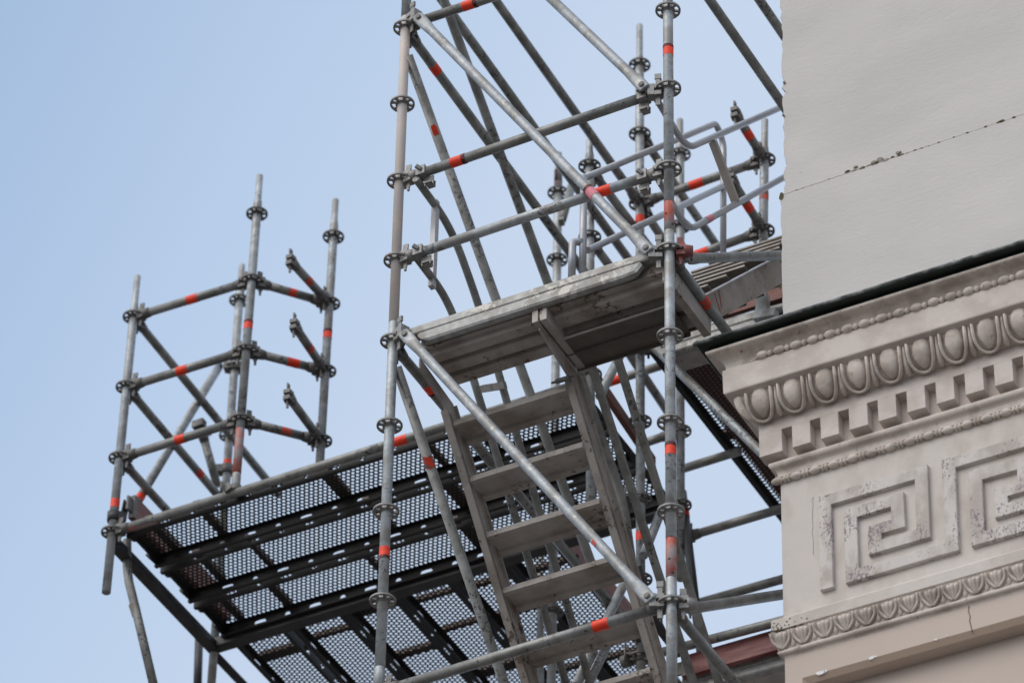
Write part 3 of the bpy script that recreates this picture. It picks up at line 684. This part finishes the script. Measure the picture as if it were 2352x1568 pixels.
for k in range(7): key(2.0415+.590*k, 0)
# ledge, leaf moulding, astragal
part('ledge', run([(.004,-3.980),(.034,-4.004)]+arcp((.0335,-4.0115),.0078,85,0,4)+[(.0405,-4.0647),(.030,-4.068),(.030,-4.074)]), 'frieze stucco', bld)
def lv(t):
    o = .0537-.0316*t-.007*math.sin(t*math.pi); return (o, -4.078-.080*t)
def lon(t):
    a, b = lv(t-.01), lv(t+.01); d = Vector((b[0]-a[0], b[1]-a[1])).normalized(); return Vector((-d.y, d.x))
def lsurf(X, t, h):
    o, z = lv(t); n = lon(t); return Vector((X, YW-(o-.012+n.x*h), z+n.y*h))
part('leaf_moulding', run([(.030,-4.074)]+[(lv(i/8)[0]-.012, lv(i/8)[1]) for i in range(9)]+[(.014,-4.158)]+arcp((.0085,-4.170),.0135,70,-75,7)+[(.004,-4.186),(.0,-4.194)]), 'carved stucco', bld)
for i in range(46):
    X = 1.8265+.1003*i
    if X > XR-.06: break
    mb = MB()
    for c_, lw, top, h0 in ((0,.0105,.03,.020), (-.0185,.0105,.06,.016), (.0185,.0105,.06,.016)):   # three lobes that run together in the tip
        vs = []; nt_ = 9
        for q in range(nt_):
            t = top+(.93-top)*q/(nt_-1); k = (t-top)/(.93-top); cx = c_*(1-k**1.6); hw = lw*(1-k**2.2)*(.75+.35*math.sin(min(1, k*2.2)*math.pi/2))+.0006; hh = h0*(1-k*.45)*min(1, .35+k*4)
            for j in range(6):
                a = math.pi*j/5; vs.append(lsurf(X+cx-hw*math.cos(a), t, hh*math.sin(a)))
        mb.add(vs, [(6*q+j, 6*(q+1)+j, 6*(q+1)+j+1, 6*q+j+1) for q in range(nt_-1) for j in range(5)]+[(0,1,2,3,4,5)], 0, True)
    for s_ in (-1, 1):
        path = [lsurf(X+s_*x_, t, .010) for x_, t in ((.041,.0),(.043,.15),(.040,.38),(.030,.60),(.017,.80),(.004,.97))]; mb.tube(path, [.0055,.006,.0065,.0068,.0068,.0055], 7)
    part('leaf', mb, 'carved stucco', bld)
    mb = MB(); xc = X+.0501; vs = []; pr = [(.12,.003,.010),(.45,.005,.013),(.62,.007,.014),(.68,.0150,.013),(.95,.001,.006)]
    for t, hw, h in pr: vs += [lsurf(xc-hw, t, .002), lsurf(xc, t, h), lsurf(xc+hw, t, .002)]
    mb.add(vs, [(3*q+j, 3*(q+1)+j, 3*(q+1)+j+1, 3*q+j+1) for q in range(len(pr)-1) for j in range(2)], 0, True); part('leaf_dart', mb, 'carved stucco', bld)
mb = MB(); vs = []
for q in range(9):
    t = q/8; o, z = lv(t); o -= .004; vs += [(XW-o-.003, YW-o+.012, z), (XW-o-.002, YW-o-.002, z), (XW-o+.018, YW-o-.004, z), (XW-o+.034, YW-o+.006, z)]
mb.add(vs, [(4*q+j, 4*(q+1)+j, 4*(q+1)+j+1, 4*q+j+1) for q in range(8) for j in range(3)], 0, True); part('corner_leaf', mb, 'carved stucco', bld)
mb = MB()
for i in range(34):
    c = U(1772+rn.random()**2*90, 1449-rn.random()**2*22, Y=YW-.041); c = Vector((c.x, YW-.0415, -4.063+rn.random()**2*.045)); k = rn.uniform(.3, 1); mb.ellipsoid(c, .005*k, .002, .004*k, 7, 5)
for i in range(26):
    X = 1.80+rn.random()**1.5*.16; k = rn.uniform(.5, 1.1); mb.ellipsoid((X, YW-.036, -4.067), .007*k, .006, .004*k, 7, 5)
part('moss_patch', mb, 'moss', bld)
# lower wall with a recessed panel
ZP, XP, DP = -4.320, 1.908, .085
zb = -LIFT; mb = MB(); bz, bx, by = .030, .024, .014
mb.add([(XW+.002,YW,-4.190),(XR,YW,-4.190),(XR,YW,ZP),(XP,YW,ZP),(XP,YW,zb),(XW+.002,YW,zb)], [(0,5,4,3,2,1)])
mb.add([(XW+.002,YW,-4.190),(XW+.002,YB,-4.190),(XW+.002,YB,zb),(XW+.002,YW,zb)], [(0,1,2,3)])
part('lower_wall', mb, 'wall paint', bld)
mb = MB(); x1_, z1_, y1_ = XP+bx, ZP-bz, YW+by
mb.add([(XP,YW,ZP),(XR,YW,ZP),(XR,y1_,z1_),(x1_,y1_,z1_),(XP,YW,zb),(x1_,y1_,zb)], [(0,1,2,3),(0,3,5,4)]); part('panel_frame', mb, 'panel paint', bld)
mb = MB(); y2_ = YW+DP
mb.add([(x1_,y1_,z1_),(XR,y1_,z1_),(XR,y2_,z1_),(x1_,y2_,z1_),(x1_,y1_,zb),(x1_,y2_,zb),(XR,y2_,zb)], [(0,1,2,3),(0,3,5,4),(3,2,6,5)]); part('panel', mb, 'wall paint', bld)
mb = MB()
for q, w_, h_ in (((1884,1546),.030,.013), ((1897,1541),.010,.008), ((2003,1512),.020,.010), ((2012,1508),.008,.006), ((2150,1473),.012,.005), ((2175,1465),.008,.003)):
    c = U(q[0], q[1], Y=YW); chip(mb, c.x, ZP+.004-h_*.3, w_, h_, YW-.002, rn)
part('paint_chip', mb, 'white chip', bld)
c = U(2083,1493,Y=YW+.02); mb = MB(); mb.ellipsoid((c.x, YW+.02, ZP-.004), .009, .009, .007); part('knob', mb, 'panel paint', bld)
def crackline(pts, wd, y=YW-.0008):
    mb = MB(); q = [U(*p, Y=YW) for p in pts]; fine = []
    for a, b in zip(q, q[1:]):
        for i in range(5):
            p = a+(b-a)*(i/5); fine.append(Vector((p.x+rn.uniform(-.003, .003), y, p.z)))
    fine.append(Vector((q[-1].x, y, q[-1].z)))
    for a, b in zip(fine, fine[1:]): mb.bar(a, b, wd, .0012, (0,1,0))
    return part('crack', mb, 'crack', bld)
crackline([(2226,1382),(2226,1400),(2230,1440),(2234,1452)], .0032); 
crackline([(1868,1275),(1866,1190),(1868,1140)], .0007)
mb = MB()                                                              # rusty wire stubs under the flashing
for q in ((1705,805),(2007,700),(1837,700+62),(2255,620),(2200,637)):
    c = U(q[0], q[1], Y=YW-.21); s_ = rn.choice((-1, 1)); mb.tube([c, c+Vector((.006*s_,-.010,-.010)), c+Vector((.0,-.014,-.022)), c+Vector((-.006*s_,-.010,-.014))], .0022, 6)
part('wire_hook', mb, 'rust', bld)
#>>part2

#<<part3

# ================================================================== scaffold round the inner corner on the left
cs = thing('corner_scaffold', 'blurred scaffold at the left with post tops standing free above a perforated deck', 'scaffold', (-2.9, 2.1, -1.))
def post(t, top, bot, Y, ros, spigot=None, segs=None, m='galvanized steel'):
    return standard(t, segs or [(None, m)], U(*top, Y=Y), U(*bot, Y=Y), ros, spigot=spigot, yaw=rnd.random())
aP1, sP1 = post(cs, (316,634), (244,1360), 2.1, [728,889,1052,1222], 703)
aP2, sP2 = post(cs, (597,403), (540,1135), 2.1, [491,645,805,965], 462, [(None,'galvanized steel'), (985,'red stained steel'), (1088,'galvanized steel')])
aP3, sP3 = post(cs, (771,459), (733,1090), 2.48, [544,697,852,1012], 512)
aP4, sP4 = post(cs, (556,608), (484,1590), 3.19, [690,845,1000], 668)
aE, sE = post(cs, (1354,322), (1357,1200), 2.07, [382,545,860], 353)
aF, sF = post(cs, (1283,352), (1266,1600), 3.19, [443,597,1406], 414, [(None,'galvanized steel'), (392,'red stained steel'), (432,'galvanized steel')])
aH, sH = post(cs, (1562,275), (1563,1330), 3.3, [355,520,990,1160], 322)
mb = MB(); mb.tube([U(458,1440,Y=3.6), U(453,1600,Y=3.6)], TR, 14); part('standard', mb, 'deck beam steel', cs)
mb = MB(); mb.tube([U(1241,1200,Y=3.7), U(1241,1600,Y=3.7)], TR*.8, 14); part('standard', mb, 'galvanized steel', cs)
for q, p, o in (((244,1310),(258,1170),sP1), ((597,403),(540,1135),sP2)): pass
def stp(at, py, o, ln=.055, **k): p = prj(at(py)); sticker(at(py-60), at(py+60), p.x, py, ln, o, **k)
stp(aP1, 1158, sP1[0][0]); stp(aP2, 749, sP2[0][0], band=-.9); stp(aP3, 770, sP3[0][0], band=-.9); stp(aP4, 1067, sP4[0][0])
stp(aH, 505, sH[0][0], m='torn orange sticker', arc=(-.8,.8)) if False else None
def led(t, a, b, sk=None, m='worn dark steel', **k):
    l = ledger(t, a, b, m, **k)
    if sk: sticker(l[1], l[2], sk[0], sk[1], sk[2] if len(sk) > 2 else .07, l[0], m=sk[3] if len(sk) > 3 else 'orange sticker', arc=(-1.3, .9) if len(sk) > 3 else None)
    return l
led(cs, aP1(728), aP2(645), (444,690)); led(cs, aP1(889), aP2(805), (420,851)); led(cs, aP1(1052), aP2(965), (416,1011,.06))
led(cs, aP2(645), aP3(697), (670,672,.06,'torn orange sticker')); led(cs, aP2(805), aP3(852), (672,832)); led(cs, aP2(965), aP3(1012), (655,990,.06,'torn orange sticker'))
for (x, y), py, sk in (((657,590),697,(710,641,.06,'torn orange sticker')), ((668,737),852,(710,797,.06,'torn orange sticker')), ((653,899),1012,None)):
    b = aP3(py); a = U(x-1, y-3, Z=b.z+.0); d = (a-b).normalized(); led(cs, a, b, sk)
led(cs, aP1(728), U(640,1135,X=-2.88), heads=(1,0)); led(cs, aP1(889), U(520,1160,X=-2.88), (455,1085,.06,'torn orange sticker'), heads=(1,0)); led(cs, aP1(1052), U(400,1190,X=-2.88), heads=(1,0))
b_ = brace(cs, U(507,835,X=-2.93), U(306,1168,X=-2.93), 'brace steel', fdir=(1,0,0), ends=(1,0)); sticker(b_[1], b_[2], 318, 1143, .06, b_[0])
mb = MB(); c = aP4(845); mb.bar(c+Vector((-.05,-.03,.0)), c+Vector((.045,0,0)), .055, .045); part('clamp', mb, 'cast steel', cs)
a = U(459,974,X=-2.95); b = U(500,1118,X=-2.92); led(cs, a, b, heads=(1,0)); mb = MB(); mb.bar(a+Vector((-.04,0,0)), a+Vector((.03,0,0)), .045, .045); part('clamp', mb, 'cast steel', cs)
mb = MB(); c = aP4(1079); mb.tube([c+Vector((0,0,-.03)), c+Vector((0,0,.03))], .036, 10); mb.bar(c+Vector((-.06,-.03,0)), c, .05, .05); part('clamp', mb, 'cast steel', cs)
mb = MB(); c = aP2(1128); mb.tube([c+Vector((0,0,-.012)), c+Vector((0,0,.03))], .034, 10); mb.bar(c+Vector((-.05,-.03,0)), c+Vector((-.01,-.03,.02)), .03, .05); mb.tube([c+Vector((-.05,-.06,-.03)), c+Vector((-.05,-.06,.04))], .008, 8); part('clamp', mb, 'cast steel', cs)
mb = MB(); c = aP1(1187); mb.tube([c+Vector((0,0,-.03)), c+Vector((0,0,.03))], .036, 8); mb.bar(c+Vector((.02,0,0)), c+Vector((.05,.04,0)), .04, .05); mb.bar(c+Vector((.04,.03,0)), c+Vector((.04,.05,.12)), .05, .008, (1,0,0)); part('clamp', mb, 'deck beam steel', cs)
zd = -.71
fl0 = led(cs, aP1(1222), Vector((-.045, 2.08, zd)), (920,1012,.08)); 
mb = MB(); q = aP1(1222); mb.tube([q+Vector((.10,0,0)), q+Vector((.28,0,0))], TR+.0006, 18, caps=False); part('rust_band', mb, 'red stained steel', fl0[0])
mb = MB(); mb.box((-2.93,2.12,zd-.085), (-2.885,3.19,zd-.02)); mb.box((-2.93,2.12,zd-.09), (-2.87,3.19,zd-.085)); part('end_beam', mb, 'deck beam steel', cs)
mb = MB(); mb.box((-2.92,3.165,zd-.05), (-.18,3.215,zd+.0)); mb.box((-2.92,3.155,zd-.065), (-.18,3.225,zd-.05)); part('corner_beam', mb, 'deck beam steel', cs)
mb = MB(); mb.tube([U(292,1240,X=-2.9), U(292,1300,X=-2.9), U(296,1335,X=-2.88), U(311,1395,X=-2.84), U(357,1590,X=-2.70)], TR*1.0, 16); part('bent_tube', mb, 'beige painted steel' if False else 'worn dark steel', cs)
mb = MB(); mb.tube([U(306,1388,X=-2.853), U(314,1412,X=-2.832)], TR*1.05, 16, caps=False); part('tape', mb, 'exposed plaster', cs)
led(cs, Vector((-2.93,3.22,zd-.06)), Vector((-2.93,5.4,zd-.06)), heads=(0,0), m='deck beam steel')
# tubes behind the front tower
def l2p(a, b, Y, sk=None, **k):
    p = U(*a, Y=Y); return led(cs, p, U(*b, Z=p.z), sk, **k)
l2p((1360,890), (1560,826), 3.2, (1412,870,.09), heads=(0,0), m='worn dark steel')
l2p((1475,1019), (1560,990), 3.25, heads=(0,1)); l2p((1562,1078), (1700,1035), 3.4, heads=(0,0)); l2p((1565,1236), (1810,1163), 3.4, heads=(1,0)); l2p((1565,1395), (1830,1320), 3.4, heads=(1,0))
for a, b, sk in (((1356,388),(1560,660),(1366,411,.07,'torn orange sticker')), ((1354,549),(1470,705),None), ((1355,700),(1440,810),None)):
    p = U(*a, Y=2.07); led(cs, p, U(*b, Z=p.z), sk, heads=(1,0))
for a, b in (((1447,770),(1378,910)), ((1458,1288),(1322,1575)), ((1516,1180),(1478,1275)), ((1410,1450),(1340,1590))):
    brace(cs, U(*a, X=.06), U(*b, X=.06), 'galvanized steel', fdir=(1,0,0), ends=(0,0))
p = U(1437,800,Y=2.9); led(cs, p, U(1560,985,Z=p.z), heads=(0,0))
mb = MB(); a_, b_2 = U(1567,1130,Y=3.4), U(1621,1590,Y=3.0); mb.tube([a_, b_2], TR, 14); o = part('leaning_tube', mb, 'deck beam steel', cs); sticker(a_, b_2, 1571, 1180, .07, o, m='orange sticker')
mb = MB(); mb.tube([U(*p, X=.2) for p in ((1463,1300),(1482,1370),(1520,1450),(1560,1500))], TR, 14); part('bent_tube', mb, 'deck beam steel', cs)
for q in ((1300,520),(1500,1085)):
    pass
p = U(1300,455,Y=3.0); mb = MB(); a = U(1313,428,Y=3.1); b = U(1291,505,Y=2.9); mb.tube([a, b], TR, 12); mb.bar(b, b+(b-a).normalized()*.04, .03, .04); part('loose_ledger', mb, 'worn dark steel', cs)

# ================================================================== rear bay at the white wall
rb = thing('rear_scaffold', 'blurred scaffold bay behind the handrail loop with two orange marked stub tubes', 'scaffold', (.7,2.57,0))
aG, sG = post(rb, (1757,275), (1752,640), 2.57, [367,530], 342); 
p = prj(aG(455)); sticker(aG(400), aG(500), p.x, 452, .07, sG[0][0], m='torn orange sticker', arc=(-1.5,1.5))
led(rb, atC(468), aG(367), (1600,421,.08)); led(rb, atC(632), aG(530), (1608,577,.1))
for (x, y), py, sk in (((1680,247),367,(1713,308)), ((1672,400),530,(1713,474))):
    b = aG(py); led(rb, U(x, y, Z=b.z), b, sk)

# ================================================================== perforated steel decks
PITCH_A, PITCH_B, HR = .0280, .0246, .0093
def deck(name, label, p0, ea, eb, L, Wd, group, end=.03):
    """U shaped steel deck: origin p0 at the top corner, ea along, eb across"""
    ea, eb, p0 = Vector(ea), Vector(eb), Vector(p0); t = thing(name, label, 'deck', p0, group); up = Vector((0,0,1))
    mb = MB(); mg = .022; nb = int((Wd-2*mg)/PITCH_B); mgb = (Wd-nb*PITCH_B)/2; na = int((L-2*end-PITCH_A/2)/PITCH_A); e0 = (L-na*PITCH_A-PITCH_A/2)/2
    mb.rect(p0, ea, eb, 0, L, 0, mgb); mb.rect(p0, ea, eb, 0, L, Wd-mgb, Wd); mb.rect(p0, ea, eb, 0, e0, mgb, Wd-mgb); mb.rect(p0, ea, eb, L-e0, L, mgb, Wd-mgb)
    for j in range(nb):
        b0 = mgb+j*PITCH_B; o_ = PITCH_A/2 if j % 2 else 0
        if j % 2: mb.rect(p0, ea, eb, e0, e0+PITCH_A/2, b0, b0+PITCH_B)
        else: mb.rect(p0, ea, eb, L-e0-PITCH_A/2, L-e0, b0, b0+PITCH_B)
        for i in range(na): a0 = e0+o_+i*PITCH_A; mb.holecell(p0, ea, eb, a0, a0+PITCH_A, b0, b0+PITCH_B, HR, HR)
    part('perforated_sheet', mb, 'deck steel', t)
    for s_, bpos in ((0, .0), (1, Wd)):
        mb = MB(); o = p0+eb*bpos; H = .074; dn = -up; a = .18; mb.rect(o, ea, dn, 0, a, 0, H); k = 0
        while a < L-.30:
            ln_ = .115 if k % 2 == 0 else .06; hx = .036 if k % 2 == 0 else .0165
            mb.rect(o, ea, dn, a, a+ln_, 0, .018); mb.holecell(o, ea, dn, a, a+ln_, .018, .060, hx, .0165, power=4 if k % 2 == 0 else 2); mb.rect(o, ea, dn, a, a+ln_, .060, H)
            a += ln_; g_ = .085; mb.rect(o, ea, dn, a, a+g_, 0, H); a += g_; k += 1
        mb.rect(o, ea, dn, a, L, 0, H)
        s2 = 1 if s_ == 0 else -1
        mb.rect(o-up*H, ea, eb*s2, 0, L, 0, .022); mb.rect(o-up*(H-.012), ea, eb*s2, 0, L, .0218, .0222)
        mb.add([o-up*H+eb*s2*.022, o-up*H+eb*s2*.022+ea*L, o-up*(H-.014)+eb*s2*.022+ea*L, o-up*(H-.014)+eb*s2*.022], [(0,1,2,3)])
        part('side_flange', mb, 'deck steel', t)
    for a in (.006, L-.006):
        mb = MB(); mb.add([p0+ea*a+eb*x-up*z for x, z in ((0,0),(Wd,0),(Wd,.06),(Wd*.8,.066),(Wd*.7,.045),(Wd*.3,.045),(Wd*.2,.066),(0,.06))], [tuple(range(8))]); 
        dirr = -1 if a < L/2 else 1
        for x in (.2, .8): mb.bar(p0+ea*a+eb*(Wd*x)-up*.04, p0+ea*(a+dirr*.022)+eb*(Wd*x)-up*.03, .05, .012)
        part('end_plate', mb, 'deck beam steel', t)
    pos = .10+rnd.random()*.25
    while pos < L-.1:
        mb = MB(); wr = rnd.choice((.03, .045, .07)); mb.box((0,0,0), (0,0,0)) if False else None
        a, b = p0+ea*pos+eb*.01+up*.022, p0+ea*pos+eb*(Wd-.01)+up*.022; mb.bar(a, b, wr, .03); part('cross_rib', mb, 'brown rib', t); pos += rnd.choice((.30, .45, .60, .75))
    return t
grp = 'perforated decks side by side on the left scaffold'
for i, (y, nm) in enumerate(((2.135,'front perforated steel deck lying along the outer edge tube of the left scaffold'), (2.490,'middle one of three long perforated decks on the left scaffold'), (2.845,'innermost long perforated deck with white sky slots above the corner beam'))):
    deck('perforated_deck', nm, (-2.84, y, zd+.045), (1,0,0), (0,1,0), 2.72, .315, grp)
words = ['first perforated deck beyond the corner beam, at the far left corner', 'second perforated deck beyond the corner beam counted from the left', 'third perforated deck beyond the corner beam counted from the left', 'fourth perforated deck beyond the corner beam, left of the front tower post', 'fifth perforated deck beyond the corner beam, just right of the tower post', 'last perforated deck beyond the corner beam, seen between the stair treads']
for i in range(6):
    deck('perforated_deck', words[i], (-2.80+.335*i+(.02 if i else 0), 3.235, zd+.03), (0,1,0), (1,0,0), 2.5, .315, 'perforated decks beyond the corner beam')
zr = -.175
deck('perforated_deck', 'perforated deck running back just under the long bright brace beside the cornice', (.055, 2.60, zr+.06), (0,1,0), (1,0,0), 2.5, .315, 'decks of the upper rear landing')
deck('perforated_deck', 'perforated deck half hidden behind the green gutter corner', (.39, 2.60, zr+.06), (0,1,0), (1,0,0), 2.5, .315, 'decks of the upper rear landing')
deck('perforated_deck', 'third perforated deck under the upper stair, next to the white wall', (.725, 2.60, zr+.06), (0,1,0), (1,0,0), 2.5, .315, 'decks of the upper rear landing')
deck('perforated_deck', 'perforated deck at the bottom edge under the red board', (.30, 2.80, -2.17), (0,1,0), (1,0,0), 2.2, .315, 'decks of the lower rear landing')
deck('perforated_deck', 'perforated deck at the bottom edge touching the lower cornice wall', (.635, 2.80, -2.17), (0,1,0), (1,0,0), 2.2, .315, 'decks of the lower rear landing')

# ================================================================== boards and planks lying on the scaffolds
def board(name, label, cat, a, b, ht, th, m, up=(0,0,1), end=None):
    t = thing(name, label, cat, a); mb = MB(); mb.bar(a, b, th, ht, up); part('board', mb, m, t)
    a, b = Vector(a), Vector(b); d = (b-a).normalized(); mb = MB(); mb.bar(a-d*.004, a+d*.026, th+.006, ht*.98, up); mb.bar(a-d*.05, a, .012, ht*.6, up); part('end_fitting', mb, end or 'cast steel', t); return t
board('toe_board', 'brown toe board on edge behind the lowest left post', 'board', (-2.835,2.16,zd+.19), (-2.835,3.2,zd+.19), .15, .03, 'brown board')
board('toe_board', 'long reddish toe board running back behind the stair and right of it', 'board', (-.05,2.16,zd+.10), (-.10,2.95,zd+.10), .065, .03, 'brown board')
board('toe_board', 'short reddish board end seen between two stair treads', 'board', (-.815,3.3,zd+.10), (-.815,4.3,zd+.10), .13, .03, 'brown board')
board('toe_board', 'brown board under the aluminium stair beside the white wall', 'board', U(1655,712,Y=2.62), Vector((1.05,2.62,U(1655,712,Y=2.62).z)), .12, .03, 'brown board')
a = U(1570,1533,Y=2.62); board('toe_board', 'wine red toe board at the bottom beside the carved leaf moulding', 'board', a, Vector((1.3,2.62,a.z)), .125, .03, 'red board')
def plank(label, a, x1, grp):
    t = thing('metal_plank', label, 'plank', a, None); a = Vector(a)
    mb = MB(); pr = [(0,0),(0,-.035),(.006,-.042),(.002,-.05),(.002,-.085),(.008,-.092),(.05,-.092),(.05,0)]
    n = len(pr); vs = [(x, a.y+y, a.z+z) for x in (a.x, x1) for y, z in pr]; mb.add(vs, [(i, (i+1) % n, n+(i+1) % n, n+i) for i in range(n)]+[tuple(range(n)), tuple(range(n, 2*n))[::-1]]); part('front_rail', mb, 'spangled zinc', t)
    mb = MB(); mb.box((a.x, a.y+.05, a.z-.012), (x1, a.y+.26, a.z)); part('deck_sheet', mb, 'weathered aluminium', t); return t
plank('silver edged metal plank behind the tower above the gutter corner', U(1520,790,Y=2.36)+Vector((0,0,.02)), .80, None)
a = U(1575,1560,Y=2.66); plank('silver edged metal plank under the red board at the bottom', a+Vector((-.02,0,.015)), 1.3, None)
mb = MB(); c = U(1752,712,Y=2.36); mb.bar(c+Vector((0,0,-.09)), c+Vector((0,0,.10)), .06, .05, (0,1,0)); mb.bar(c+Vector((-.03,-.03,-.06)), c+Vector((.09,-.03,-.08)), .05, .05); part('clamp', mb, 'galvanized steel', rb)
mb = MB(); c = U(1775,690,Y=2.75); mb.bar(c+Vector((-.08,0,0)), c+Vector((.4,0,0)), .06, .09); mb.bar(c+Vector((-.02,.2,-.12)), c+Vector((.5,.2,-.12)), .06, .12); part('beam', mb, 'deck beam steel', rb)

for i, (x0_, lb) in enumerate(((.108, 'brown wooden plank lying on the deck under the long bright brace'), (.43, 'brown wooden plank lying on the deck behind the gutter corner'), (.765, 'brown wooden plank lying on the deck next to the white wall'))):
    mb = MB(); mb.box((x0_, 2.72, zr+.0605), (x0_+.236, 5.0, zr+.095)); solo('wooden_plank', mb, 'brown board', lb, 'plank', (x0_, 2.72, zr), 'planks lying on the upper rear landing')
#>>part3
